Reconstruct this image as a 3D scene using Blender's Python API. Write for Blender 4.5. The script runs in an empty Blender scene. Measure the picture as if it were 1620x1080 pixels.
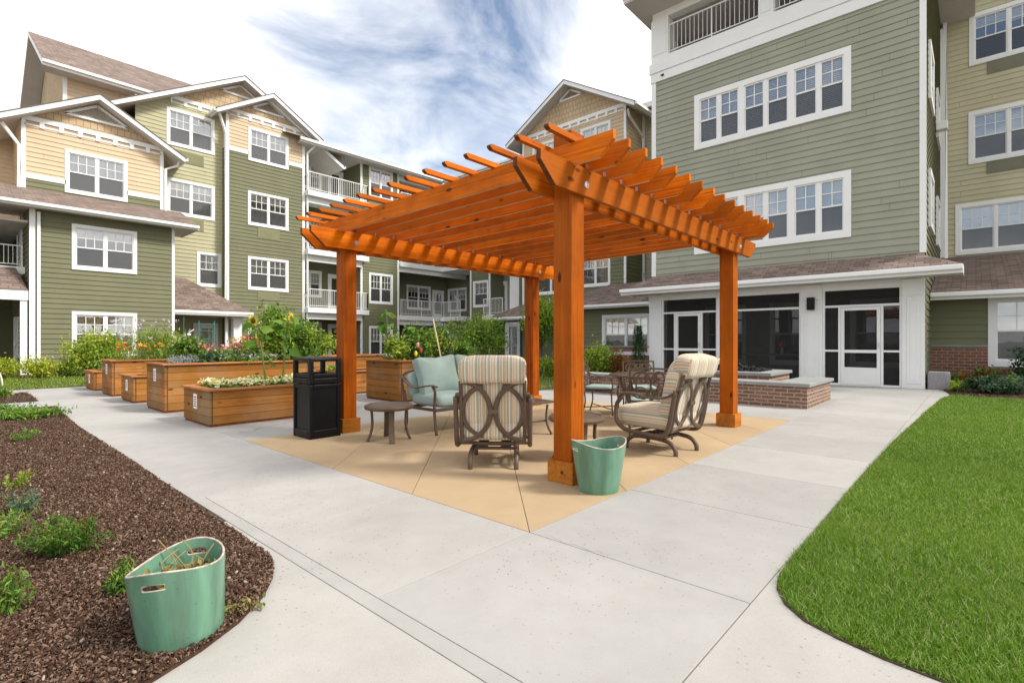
import bpy, math, random
import numpy as np
from mathutils import Vector, Matrix
random.seed(7); rng = np.random.default_rng(7)
R = math.radians
# ---------------------------------------------------------------- camera, sky, sun, exposure
S = bpy.context.scene
col = S.collection
CAMH = 1.16; FPX = 816.0; HDG = math.atan(734 / 816.0)
cam = bpy.data.cameras.new('camera'); camo = bpy.data.objects.new('camera', cam); col.objects.link(camo)
cam.sensor_width = 36.0; cam.lens = FPX / 1620 * 36; cam.clip_end = 2000; cam.clip_start = 0.05
camo.location = (0, 0, CAMH); camo.rotation_euler = (R(90), 0, HDG - R(90))
S.camera = camo
S.view_settings.view_transform = 'Standard'; S.view_settings.look = 'None'
S.view_settings.exposure = 0.68; S.view_settings.gamma = 1.0
SUN_EL = 45.0; SUN_AZ = math.degrees(math.atan2(-.86, .50))      # direction towards the sun, from image right
SUN_STRENGTH = 2.8; SUN_ANGLE = 11; SKY_STRENGTH = 0.098

def sky():
    w = bpy.data.worlds.new('World'); S.world = w; w.use_nodes = True
    nt = w.node_tree; N = nt.nodes; L = nt.links; N.clear()
    out = N.new('ShaderNodeOutputWorld'); bg = N.new('ShaderNodeBackground')
    st = N.new('ShaderNodeTexSky'); st.sky_type = 'NISHITA'; st.sun_disc = False
    st.sun_elevation = R(SUN_EL); st.sun_rotation = R(90 - SUN_AZ)
    tc = N.new('ShaderNodeTexCoord')
    # cloud sheet: stretch directions by height so that clouds flatten towards the horizon
    sep = N.new('ShaderNodeSeparateXYZ'); L.new(tc.outputs['Generated'], sep.inputs[0])
    ad = N.new('ShaderNodeMath'); ad.operation = 'ADD'; ad.inputs[1].default_value = .25; L.new(sep.outputs[2], ad.inputs[0])
    div = N.new('ShaderNodeVectorMath'); div.operation = 'DIVIDE'
    cmb = N.new('ShaderNodeCombineXYZ')
    for i in range(3): L.new(ad.outputs[0], cmb.inputs[i])
    L.new(tc.outputs['Generated'], div.inputs[0]); L.new(cmb.outputs[0], div.inputs[1])
    mp = N.new('ShaderNodeMapping'); mp.inputs['Rotation'].default_value = (0, 0, R(25)); mp.inputs['Scale'].default_value = (1.0, 1.25, 1)
    L.new(div.outputs[0], mp.inputs[0])
    n1 = N.new('ShaderNodeTexNoise'); n1.inputs['Scale'].default_value = 2.6; n1.inputs['Detail'].default_value = 9; n1.inputs['Roughness'].default_value = .58
    n1.inputs['Distortion'].default_value = .45
    L.new(mp.outputs[0], n1.inputs['Vector'])
    # the thin, blue part of the sky sits high to the north east
    d = Vector((0.655, 0.765, 0.585)).normalized()
    dt = N.new('ShaderNodeVectorMath'); dt.operation = 'DOT_PRODUCT'; dt.inputs[1].default_value = d
    nrm = N.new('ShaderNodeVectorMath'); nrm.operation = 'NORMALIZE'; L.new(tc.outputs['Generated'], nrm.inputs[0]); L.new(nrm.outputs[0], dt.inputs[0])
    hole = N.new('ShaderNodeMapRange'); hole.inputs[1].default_value = .938; hole.inputs[2].default_value = .994
    hole.inputs[3].default_value = 0; hole.inputs[4].default_value = .44; L.new(dt.outputs['Value'], hole.inputs[0])
    d2 = N.new('ShaderNodeVectorMath'); d2.operation = 'DOT_PRODUCT'; d2.inputs[1].default_value = Vector((-.88, .10, .45)).normalized(); L.new(nrm.outputs[0], d2.inputs[0])
    h2 = N.new('ShaderNodeMapRange'); h2.inputs[1].default_value = .86; h2.inputs[2].default_value = .985; h2.inputs[3].default_value = 0; h2.inputs[4].default_value = .46; L.new(d2.outputs['Value'], h2.inputs[0])
    hm = N.new('ShaderNodeMath'); hm.operation = 'ADD'; L.new(hole.outputs[0], hm.inputs[0]); L.new(h2.outputs[0], hm.inputs[1])
    sub = N.new('ShaderNodeMath'); sub.operation = 'SUBTRACT'; L.new(n1.outputs[0], sub.inputs[0]); L.new(hm.outputs[0], sub.inputs[1])
    cov = N.new('ShaderNodeMapRange'); cov.inputs[1].default_value = .0; cov.inputs[2].default_value = .42; L.new(sub.outputs[0], cov.inputs[0])
    n2 = N.new('ShaderNodeTexNoise'); n2.inputs['Scale'].default_value = 1.6; n2.inputs['Detail'].default_value = 6; L.new(mp.outputs[0], n2.inputs['Vector'])
    cr = N.new('ShaderNodeValToRGB'); cr.color_ramp.elements[0].position = .34; cr.color_ramp.elements[0].color = (7.4, 7.6, 8.2, 1)
    cr.color_ramp.elements[1].position = .56; cr.color_ramp.elements[1].color = (10.3, 10.2, 10.1, 1); L.new(n2.outputs[0], cr.inputs[0])
    mixs = N.new('ShaderNodeMix'); mixs.data_type = 'RGBA'; mixs.inputs[0].default_value = .55
    hs = N.new('ShaderNodeHueSaturation'); hs.inputs['Value'].default_value = 1.22; hs.inputs['Saturation'].default_value = .88
    L.new(st.outputs[0], hs.inputs['Color'])
    mx = N.new('ShaderNodeMix'); mx.data_type = 'RGBA'
    L.new(cov.outputs[0], mx.inputs[0]); L.new(hs.outputs[0], mx.inputs[6]); L.new(cr.outputs[0], mx.inputs[7])
    L.new(mx.outputs[2], bg.inputs[0]); bg.inputs[1].default_value = SKY_STRENGTH
    L.new(bg.outputs[0], out.inputs[0])
sky()
sl = bpy.data.lights.new('sun', 'SUN'); sl.energy = SUN_STRENGTH; sl.angle = R(SUN_ANGLE); sl.color = (1, .95, .87)
so = bpy.data.objects.new('sun', sl); col.objects.link(so)
sd = Vector((math.cos(R(SUN_EL)) * math.cos(R(SUN_AZ)), math.cos(R(SUN_EL)) * math.sin(R(SUN_AZ)), math.sin(R(SUN_EL))))
so.rotation_euler = sd.to_track_quat('Z', 'Y').to_euler(); so.location = (0, -20, 30)

# ---------------------------------------------------------------- survey helpers: picture measurements -> real positions on a wall or the ground
_F = (math.cos(HDG), math.sin(HDG)); _R = (math.sin(HDG), -math.cos(HDG))
def ray(px, py):
    u = (px - 810) / FPX; v = (540.5 - py) / FPX
    return _F[0] + _R[0] * u, _F[1] + _R[1] * u, v
def WY(px, py, y):
    d = ray(px, py); t = y / d[1]; return d[0] * t, CAMH + d[2] * t       # (x, z) on the wall y
def WX(px, py, x):
    d = ray(px, py); t = x / d[0]; return d[1] * t, CAMH + d[2] * t       # (y, z) on the wall x
def GR(px, py, z=0):
    d = ray(px, py); t = (z - CAMH) / d[2]; return d[0] * t, d[1] * t

# ---------------------------------------------------------------- scene objects
def tag(o, label=None, cat=None, group=None, kind=None):
    if label: o['label'] = label
    if cat: o['category'] = cat
    if group: o['group'] = group
    if kind: o['kind'] = kind
    return o
def empty(name, loc=(0, 0, 0), rz=0.0):
    o = bpy.data.objects.new(name, None); col.objects.link(o); o.location = loc; o.rotation_euler = (0, 0, rz); o.empty_display_size = .2
    return o
def copy_tree(o, parent=None):
    c = o.copy(); col.objects.link(c)
    if parent: c.parent = parent
    for ch in list(o.children): copy_tree(ch, c)
    return c

class MB:
    def __init__(s): s.v = []; s.f = []; s.m = []; s.uv = None
    def face(s, pts, m=0):
        n = len(s.v); s.v += [tuple(p) for p in pts]; s.f.append(tuple(range(n, n + len(pts)))); s.m.append(m)
    def box(s, x0, y0, z0, x1, y1, z1, m=0, M=None):
        n = len(s.v)
        P = [(x0, y0, z0), (x1, y0, z0), (x1, y1, z0), (x0, y1, z0), (x0, y0, z1), (x1, y0, z1), (x1, y1, z1), (x0, y1, z1)]
        if M is not None: P = [tuple(M @ Vector(p)) for p in P]
        s.v += P
        for q in ((0, 3, 2, 1), (4, 5, 6, 7), (0, 1, 5, 4), (1, 2, 6, 5), (2, 3, 7, 6), (3, 0, 4, 7)):
            s.f.append(tuple(n + i for i in q)); s.m.append(m)
        return s
    def prism(s, poly, a, b, fn, m=0):
        """poly: 2D outline; fn(u, v, t) -> point; extruded from t=a to t=b"""
        n = len(s.v); k = len(poly)
        s.v += [tuple(fn(u, v, a)) for u, v in poly] + [tuple(fn(u, v, b)) for u, v in poly]
        s.f.append(tuple(n + i for i in range(k))[::-1]); s.m.append(m)
        s.f.append(tuple(n + k + i for i in range(k))); s.m.append(m)
        for i in range(k):
            j = (i + 1) % k; s.f.append((n + i, n + j, n + k + j, n + k + i)); s.m.append(m)
        return s
    def tube(s, pts, r, n=8, m=0, rb=None, up=None, closed=False):
        """r: radius or list; rb: second radius for flat bars (along the binormal)"""
        pts = [Vector(p) for p in pts]; K = len(pts); base = len(s.v)
        ref = Vector(up) if up else None
        prev = None
        for i, p in enumerate(pts):
            a = pts[(i - 1) % K] if (closed or i > 0) else p; b = pts[(i + 1) % K] if (closed or i < K - 1) else p
            t = (b - a).normalized()
            if ref is not None: nn = (ref - t * ref.dot(t))
            elif prev is None: nn = t.orthogonal()
            else: nn = prev - t * prev.dot(t)
            if nn.length < 1e-6: nn = t.orthogonal()
            nn.normalize(); prev = nn; bb = t.cross(nn)
            ra = r[i] if isinstance(r, (list, tuple)) else r
            rr = ra if rb is None else rb
            for k in range(n):
                an = 2 * math.pi * (k + .5) / n
                s.v.append(tuple(p + nn * (math.cos(an) * ra) + bb * (math.sin(an) * rr)))
        seg = K if closed else K - 1
        for i in range(seg):
            i2 = (i + 1) % K
            for k in range(n):
                k2 = (k + 1) % n
                s.f.append((base + i * n + k, base + i * n + k2, base + i2 * n + k2, base + i2 * n + k)); s.m.append(m)
        if not closed:
            s.f.append(tuple(base + k for k in range(n))[::-1]); s.m.append(m)
            s.f.append(tuple(base + (K - 1) * n + k for k in range(n))); s.m.append(m)
        return s
    def lathe(s, prof, n=32, c=(0, 0), m=0):
        base = len(s.v); K = len(prof)
        for r, z in prof:
            for k in range(n):
                a = 2 * math.pi * k / n; s.v.append((c[0] + r * math.cos(a), c[1] + r * math.sin(a), z))
        for i in range(K - 1):
            for k in range(n):
                k2 = (k + 1) % n
                s.f.append((base + i * n + k, base + i * n + k2, base + (i + 1) * n + k2, base + (i + 1) * n + k)); s.m.append(m)
        return s
    def grid(s, fn, nu, nv, m=0):
        base = len(s.v)
        for j in range(nv + 1):
            for i in range(nu + 1): s.v.append(tuple(fn(i / nu, j / nv)))
        for j in range(nv):
            for i in range(nu):
                a = base + j * (nu + 1) + i
                s.f.append((a, a + 1, a + nu + 2, a + nu + 1)); s.m.append(m)
        return s
    def build(s, name, mats, parent=None, org=None, smooth=False, bevel=0, sub=0, merge=False):
        if not isinstance(mats, (list, tuple)): mats = [mats]
        me = bpy.data.meshes.new(name)
        o3 = Vector((0, 0, 0))
        if org is not None: o3 = Vector(org)
        elif parent is not None and parent.type == 'EMPTY' and parent.get('world'):
            o3 = Vector(parent.location)
        elif parent is not None and parent.parent is not None and parent.parent.get('world'): o3 = Vector(parent.parent.location)
        vv = [(a[0] - o3[0], a[1] - o3[1], a[2] - o3[2]) for a in s.v] if o3.length > 0 else s.v
        me.from_pydata(vv, [], s.f)
        for mt in mats: me.materials.append(mt)
        me.polygons.foreach_set('material_index', np.array(s.m, dtype=np.int32))
        if smooth: me.polygons.foreach_set('use_smooth', np.ones(len(s.f), dtype=bool))
        me.update()
        autouv(me)
        o = bpy.data.objects.new(name, me); col.objects.link(o)
        if parent is not None: o.parent = parent
        if merge:
            w = o.modifiers.new('w', 'WELD'); w.merge_threshold = 1e-4
        if bevel:
            b = o.modifiers.new('b', 'BEVEL'); b.width = bevel; b.segments = 2; b.limit_method = 'ANGLE'; b.angle_limit = R(40)
        if sub:
            q = o.modifiers.new('s', 'SUBSURF'); q.levels = sub; q.render_levels = sub
        return o
def autouv(me):
    """metre-scaled UVs: u runs level along each face, v runs up it"""
    nl = len(me.loops)
    if nl == 0: return
    lay = me.uv_layers.new(name='uv')
    co = np.empty(len(me.vertices) * 3); me.vertices.foreach_get('co', co); co = co.reshape(-1, 3)
    li = np.empty(nl, dtype=np.int32); me.loops.foreach_get('vertex_index', li)
    nf = len(me.polygons); nr = np.empty(nf * 3); me.polygons.foreach_get('normal', nr); nr = nr.reshape(-1, 3)
    tot = np.empty(nf, dtype=np.int32); me.polygons.foreach_get('loop_total', tot)
    fi = np.repeat(np.arange(nf), tot); n = nr[fi]; p = co[li]
    h = np.stack([-n[:, 1], n[:, 0], np.zeros(nl)], 1); ln = np.linalg.norm(h, axis=1)
    flat = ln < .05
    h[flat] = (1, 0, 0); ln[flat] = 1; h /= ln[:, None]
    # keep the horizontal direction stable so that slopes share one texture direction
    sgn = np.where(np.abs(h[:, 0]) > np.abs(h[:, 1]), np.sign(h[:, 0]), np.sign(h[:, 1])); sgn[sgn == 0] = 1; h *= sgn[:, None]
    up = np.cross(n, h); up *= np.where(up[:, 2] < 0, -1, 1)[:, None]; up[flat] = (0, 1, 0)
    uv = np.stack([(p * h).sum(1), (p * up).sum(1)], 1).astype(np.float32)
    lay.data.foreach_set('uv', uv.ravel())
def world_root(name, loc, label, cat, group=None):
    o = empty(name, loc); o['world'] = True; tag(o, label, cat, group); return o
def arc(n, f): return [f(i / n) for i in range(n + 1)]
def smooth_path(ctrl, n=6):
    """Catmull-Rom through control points"""
    P = [Vector(c) for c in ctrl]; P = [P[0] * 2 - P[1]] + P + [P[-1] * 2 - P[-2]]; out = []
    for i in range(1, len(P) - 2):
        for k in range(n):
            t = k / n; a, b, c, d = P[i - 1], P[i], P[i + 1], P[i + 2]
            out.append(.5 * ((2 * b) + (c - a) * t + (2 * a - 5 * b + 4 * c - d) * t * t + (3 * b - a - 3 * c + d) * t ** 3))
    out.append(P[-2]); return out
# ---------------------------------------------------------------- materials (procedural)
def newmat(name):
    m = bpy.data.materials.new(name); m.use_nodes = True; nt = m.node_tree
    return m, nt.nodes, nt.links, nt.nodes['Principled BSDF']
def ramp(N, L, src, stops):
    r = N.new('ShaderNodeValToRGB'); e = r.color_ramp.elements
    while len(e) < len(stops): e.new(.5)
    for i, (p, c) in enumerate(stops): e[i].position = p; e[i].color = (*c, 1)
    L.new(src, r.inputs[0]); return r.outputs[0]
def coords(N, L, kind='Object', scale=(1, 1, 1), rand=False, rot=(0, 0, 0)):
    tc = N.new('ShaderNodeTexCoord'); mp = N.new('ShaderNodeMapping'); mp.inputs['Scale'].default_value = scale; mp.inputs['Rotation'].default_value = rot
    L.new(tc.outputs[kind], mp.inputs[0])
    if rand:
        oi = N.new('ShaderNodeObjectInfo'); ml = N.new('ShaderNodeMath'); ml.operation = 'MULTIPLY'; ml.inputs[1].default_value = 37.0
        L.new(oi.outputs['Random'], ml.inputs[0]); cb = N.new('ShaderNodeCombineXYZ')
        for i in range(3): L.new(ml.outputs[0], cb.inputs[i])
        L.new(cb.outputs[0], mp.inputs['Location'])
    return mp.outputs[0]
def noise(N, L, vec, sc, det=4, rough=.55, dist=0):
    n = N.new('ShaderNodeTexNoise'); n.inputs['Scale'].default_value = sc; n.inputs['Detail'].default_value = det
    n.inputs['Roughness'].default_value = rough; n.inputs['Distortion'].default_value = dist; L.new(vec, n.inputs['Vector']); return n.outputs[0]
def bump(N, L, b, h, st, dist=.01):
    bn = N.new('ShaderNodeBump'); bn.inputs['Strength'].default_value = st; bn.inputs['Distance'].default_value = dist
    L.new(h, bn.inputs['Height']); L.new(bn.outputs[0], b.inputs['Normal']); return bn
def mixc(N, L, fac, a, b, mode='MIX'):
    m = N.new('ShaderNodeMix'); m.data_type = 'RGBA'; m.blend_type = mode
    for sock, val in ((0, fac), (6, a), (7, b)):
        if isinstance(val, (int, float)): m.inputs[sock].default_value = val
        elif isinstance(val, tuple): m.inputs[sock].default_value = (*val, 1)
        else: L.new(val, m.inputs[sock])
    return m.outputs[2]
def plain(name, c, rough=.6, var=.12, sc=3.0, bst=0, bsc=60, metal=0, spec=.22, kind='Object', coat=0):
    m, N, L, b = newmat(name); v = coords(N, L, kind, rand=True)
    lo = tuple(x * (1 - var) for x in c); hi = tuple(min(1, x * (1 + var)) for x in c)
    n1 = noise(N, L, v, sc, 6); L.new(ramp(N, L, n1, [(.3, lo), (.7, hi)]), b.inputs['Base Color'])
    b.inputs['Roughness'].default_value = rough; b.inputs['Metallic'].default_value = metal; b.inputs['Specular IOR Level'].default_value = spec
    b.inputs['Coat Weight'].default_value = coat
    if bst: bump(N, L, b, noise(N, L, v, bsc, 3), bst, .005)
    return m
def wood(name, c_lo, c_hi, axis, rough=.55, knots=True, tint=.25, grey=None):
    """stained timber whose grain runs along axis 0, 1 or 2"""
    m, N, L, b = newmat(name); sc = [14.0, 14.0, 14.0]; sc[axis] = .9
    v = coords(N, L, 'Object', tuple(sc), rand=True)
    g = noise(N, L, v, 1.0, 7, .6, .6)
    sc2 = [120.0] * 3; sc2[axis] = 3.0; g2 = noise(N, L, coords(N, L, 'Object', tuple(sc2), rand=True), 1.0, 2)
    c = ramp(N, L, g, [(.25, c_lo), (.5, tuple((a + d) / 2 for a, d in zip(c_lo, c_hi))), (.72, c_hi)])
    c = mixc(N, L, .38, c, ramp(N, L, g2, [(.3, tuple(x * .45 for x in c_lo)), (.7, c_hi)]))
    sc3 = [55.0] * 3; sc3[axis] = .55; ck = noise(N, L, coords(N, L, 'Object', tuple(sc3), rand=True), 1.0, 3, .5)
    c = mixc(N, L, ramp(N, L, ck, [(.63, (0, 0, 0)), (.70, (.75, .75, .75))]), c, tuple(x * .28 for x in c_lo))
    blot = noise(N, L, coords(N, L, 'Object', (1, 1, 1), rand=True), 2.4, 5, .6); c = mixc(N, L, .75, c, ramp(N, L, blot, [(.32, (.58, .52, .50)), (.55, (1, 1, 1)), (.72, (1.18, 1.12, 1.0))]), 'MULTIPLY')
    oi = N.new('ShaderNodeObjectInfo'); hs = N.new('ShaderNodeHueSaturation')
    wn = N.new('ShaderNodeTexWhiteNoise'); wn.noise_dimensions = '1D'; L.new(oi.outputs['Random'], wn.inputs['W'])
    c = mixc(N, L, ramp(N, L, wn.outputs[0], [(.35, (0, 0, 0)), (.9, (.8, .8, .8))]), c, tuple(.62 * x + y for x, y in zip(c_lo, (.10, .048, .004))))
    mr = N.new('ShaderNodeMapRange'); mr.inputs[3].default_value = 1 - tint; mr.inputs[4].default_value = 1 + tint; L.new(oi.outputs['Random'], mr.inputs[0])
    L.new(mr.outputs[0], hs.inputs['Value']); L.new(c, hs.inputs['Color']); c = hs.outputs[0]
    if grey:
        gn = noise(N, L, coords(N, L, 'Object', (1, 1, 1), rand=True), 1.3, 3)
        c = mixc(N, L, ramp(N, L, gn, [(.48, (0, 0, 0)), (.7, (.75, .75, .75))]), c, grey)
    if knots:
        ks = [5.5] * 3; ks[axis] = 2.2
        vo = N.new('ShaderNodeTexVoronoi'); vo.inputs['Scale'].default_value = 1.0; L.new(coords(N, L, 'Object', tuple(ks), rand=True), vo.inputs['Vector'])
        c = mixc(N, L, ramp(N, L, vo.outputs['Distance'], [(.075, (.9, .9, .9)), (.13, (0, 0, 0))]), c, tuple(x * .2 for x in c_lo))
    L.new(c, b.inputs['Base Color']); b.inputs['Roughness'].default_value = rough; b.inputs['Specular IOR Level'].default_value = .12
    bump(N, L, b, g2, .25, .004)
    return m
def brick(name, c1, c2, mortar, w=.21, h=.075, mo=.011, var=.5):
    m, N, L, b = newmat(name); v = coords(N, L, 'UV')
    t = N.new('ShaderNodeTexBrick'); t.inputs['Scale'].default_value = 1; t.inputs['Brick Width'].default_value = w; t.inputs['Row Height'].default_value = h
    t.inputs['Mortar Size'].default_value = mo; t.inputs['Mortar Smooth'].default_value = .1; t.inputs['Bias'].default_value = 0
    t.inputs['Color1'].default_value = (*c1, 1); t.inputs['Color2'].default_value = (*c2, 1); t.inputs['Mortar'].default_value = (*mortar, 1)
    L.new(v, t.inputs['Vector'])
    n = noise(N, L, v, 30, 4); c = mixc(N, L, var, t.outputs['Color'], ramp(N, L, n, [(.3, (.25, .25, .25)), (.7, (1, 1, 1))]), 'MULTIPLY')
    wn = noise(N, L, v, 2.2, 5); c = mixc(N, L, ramp(N, L, wn, [(.62, (0, 0, 0)), (.75, (.55, .55, .55))]), c, (.5, .46, .42))
    L.new(c, b.inputs['Base Color']); b.inputs['Roughness'].default_value = .9
    inv = N.new('ShaderNodeMath'); inv.operation = 'MULTIPLY_ADD'; inv.inputs[1].default_value = -1; inv.inputs[2].default_value = 1; L.new(t.outputs['Fac'], inv.inputs[0])
    ad = N.new('ShaderNodeMath'); ad.operation = 'MULTIPLY_ADD'; ad.inputs[1].default_value = .35; L.new(n, ad.inputs[0]); L.new(inv.outputs[0], ad.inputs[2])
    bump(N, L, b, ad.outputs[0], .8, .008)
    return m
def shingle(name, c1, c2, w=.28, h=.14, bst=.9, line=.015, dark=.3, cvar=.35):
    m, N, L, b = newmat(name); v = coords(N, L, 'UV')
    nv = N.new('ShaderNodeTexWhiteNoise'); 
    t = N.new('ShaderNodeTexBrick'); t.offset = .37; t.inputs['Scale'].default_value = 1; t.inputs['Brick Width'].default_value = w; t.inputs['Row Height'].default_value = h
    t.inputs['Mortar Size'].default_value = line; t.inputs['Mortar Smooth'].default_value = .2
    t.inputs['Color1'].default_value = (*c1, 1); t.inputs['Color2'].default_value = (*c2, 1); t.inputs['Mortar'].default_value = (*(x * dark for x in c1), 1)
    L.new(v, t.inputs['Vector'])
    n = noise(N, L, v, 55, 3); n3 = noise(N, L, v, 1.1, 4)
    c = mixc(N, L, cvar, t.outputs['Color'], ramp(N, L, n, [(.3, (.45, .45, .45)), (.7, (1.25, 1.25, 1.25))]), 'MULTIPLY')
    c = mixc(N, L, .25, c, ramp(N, L, n3, [(.35, (.6, .6, .6)), (.65, (1.2, 1.2, 1.2))]), 'MULTIPLY')
    L.new(c, b.inputs['Base Color']); b.inputs['Roughness'].default_value = .95; b.inputs['Specular IOR Level'].default_value = .2
    # each course is a sloping tab: saw-tooth height along v
    sp = N.new('ShaderNodeSeparateXYZ'); L.new(v, sp.inputs[0]); dv = N.new('ShaderNodeMath'); dv.operation = 'DIVIDE'; dv.inputs[1].default_value = h; L.new(sp.outputs[1], dv.inputs[0])
    fr = N.new('ShaderNodeMath'); fr.operation = 'FRACT'; L.new(dv.outputs[0], fr.inputs[0])
    iv = N.new('ShaderNodeMath'); iv.operation = 'SUBTRACT'; iv.inputs[0].default_value = 1; L.new(fr.outputs[0], iv.inputs[1])
    ad = N.new('ShaderNodeMath'); ad.operation = 'MULTIPLY_ADD'; ad.inputs[1].default_value = .4; L.new(n, ad.inputs[0]); L.new(iv.outputs[0], ad.inputs[2])
    bump(N, L, b, ad.outputs[0], bst, .012)
    return m
def leafmat(name, c1, c2, c3=None, trans=.35, rough=.5, patch=None):
    m, N, L, b = newmat(name); out = N['Material Output']
    g = N.new('ShaderNodeNewGeometry')
    st = [(.0, c1), (.6, c2)] + ([(.93, c3)] if c3 else [])
    c = ramp(N, L, g.outputs['Random Per Island'], st)
    if patch:
        pn = noise(N, L, coords(N, L, 'Object'), .9, 5, .65); c = mixc(N, L, ramp(N, L, pn, [(.46, (0, 0, 0)), (.68, (.75, .75, .75))]), c, patch)
        p2_ = noise(N, L, coords(N, L, 'Object'), .35, 3); c = mixc(N, L, .6, c, ramp(N, L, p2_, [(.35, (.72, .78, .72)), (.65, (1.15, 1.12, 1.1))]), 'MULTIPLY')
    L.new(c, b.inputs['Base Color']); b.inputs['Roughness'].default_value = rough; b.inputs['Specular IOR Level'].default_value = .12
    tr = N.new('ShaderNodeBsdfTranslucent'); L.new(mixc(N, L, .5, c, (.5, .6, .05), 'MULTIPLY') if False else c, tr.inputs[0])
    mx = N.new('ShaderNodeMixShader'); mx.inputs[0].default_value = trans; L.new(b.outputs[0], mx.inputs[1]); L.new(tr.outputs[0], mx.inputs[2]); L.new(mx.outputs[0], out.inputs[0])
    return m
def glassmat(name, tint=(.85, .9, .9), refl=.09):
    m, N, L, b = newmat(name); out = N['Material Output']; N.remove(b)
    t = N.new('ShaderNodeBsdfTransparent'); t.inputs[0].default_value = (*tint, 1); g = N.new('ShaderNodeBsdfGlossy'); g.inputs['Roughness'].default_value = .02
    lw = N.new('ShaderNodeFresnel'); lw.inputs[0].default_value = 1.5
    ad = N.new('ShaderNodeMath'); ad.operation = 'ADD'; ad.inputs[1].default_value = refl; ad.use_clamp = True; L.new(lw.outputs[0], ad.inputs[0])
    nn = noise(N, L, coords(N, L, 'Object', rand=True), 1.3, 2); bn = N.new('ShaderNodeBump'); bn.inputs['Strength'].default_value = .06; bn.inputs['Distance'].default_value = .05; L.new(nn, bn.inputs['Height']); L.new(bn.outputs[0], g.inputs['Normal'])
    mx = N.new('ShaderNodeMixShader'); L.new(ad.outputs[0], mx.inputs[0]); L.new(t.outputs[0], mx.inputs[1]); L.new(g.outputs[0], mx.inputs[2]); L.new(mx.outputs[0], out.inputs[0])
    return m
def meshmat(name, c, op):
    """insect screen: fine mesh seen as partly transparent dark cloth"""
    m, N, L, b = newmat(name); out = N['Material Output']; b.inputs['Base Color'].default_value = (*c, 1); b.inputs['Roughness'].default_value = .8
    t = N.new('ShaderNodeBsdfTransparent'); mx = N.new('ShaderNodeMixShader'); mx.inputs[0].default_value = op
    L.new(t.outputs[0], mx.inputs[1]); L.new(b.outputs[0], mx.inputs[2]); L.new(mx.outputs[0], out.inputs[0])
    return m
def stripes(name, axis_kind='UV'):
    """woven awning-stripe fabric, stripes run along v"""
    m, N, L, b = newmat(name); v = coords(N, L, 'Object'); sp = N.new('ShaderNodeSeparateXYZ'); L.new(v, sp.inputs[0])
    mu = N.new('ShaderNodeMath'); mu.operation = 'MULTIPLY'; mu.inputs[1].default_value = 5.2
    zs = N.new('ShaderNodeMath'); zs.operation = 'MULTIPLY_ADD'; zs.inputs[1].default_value = .85; L.new(sp.outputs[2], zs.inputs[0]); L.new(sp.outputs[0], zs.inputs[2])
    gn = N.new('ShaderNodeNewGeometry'); tx = N.new('ShaderNodeVectorTransform'); tx.vector_type = 'NORMAL'; tx.convert_from = 'WORLD'; tx.convert_to = 'OBJECT'; L.new(gn.outputs['Normal'], tx.inputs[0]); s3 = N.new('ShaderNodeSeparateXYZ'); L.new(tx.outputs[0], s3.inputs[0])
    ab = N.new('ShaderNodeMath'); ab.operation = 'ABSOLUTE'; L.new(s3.outputs[0], ab.inputs[0]); gt = N.new('ShaderNodeMath'); gt.operation = 'GREATER_THAN'; gt.inputs[1].default_value = .75; L.new(ab.outputs[0], gt.inputs[0])
    mf = N.new('ShaderNodeMix'); L.new(gt.outputs[0], mf.inputs[0]); L.new(sp.outputs[0], mf.inputs[2]); L.new(zs.outputs[0], mf.inputs[3]); L.new(mf.outputs[0], mu.inputs[0])
    fr = N.new('ShaderNodeMath'); fr.operation = 'FRACT'; L.new(mu.outputs[0], fr.inputs[0])
    cream = (.62, .54, .41); tan = (.50, .40, .27); sage = (.36, .35, .27); rust = (.55, .34, .20); pale = (.68, .63, .51); gr = (.43, .38, .29)
    seq = [(0, cream), (.09, tan), (.15, pale), (.22, sage), (.33, cream), (.37, gr), (.45, pale), (.49, rust), (.56, tan), (.62, cream), (.66, sage), (.74, pale), (.80, gr), (.87, rust), (.92, pale), (.96, tan)]
    r = N.new('ShaderNodeValToRGB'); r.color_ramp.interpolation = 'CONSTANT'; e = r.color_ramp.elements
    while len(e) < len(seq): e.new(.5)
    for i, (p, c) in enumerate(seq): e[i].position = p; e[i].color = (*c, 1)
    L.new(fr.outputs[0], r.inputs[0])
    n = noise(N, L, v, 90, 2); c = mixc(N, L, .3, r.outputs[0], ramp(N, L, n, [(.3, (.75, .75, .75)), (.7, (1.15, 1.15, 1.15))]), 'MULTIPLY')
    L.new(c, b.inputs['Base Color']); b.inputs['Roughness'].default_value = .9; b.inputs['Specular IOR Level'].default_value = .2; b.inputs['Sheen Weight'].default_value = .15
    nb = noise(N, L, v, 12, 3); bump(N, L, b, nb, .35, .01)
    return m
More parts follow.
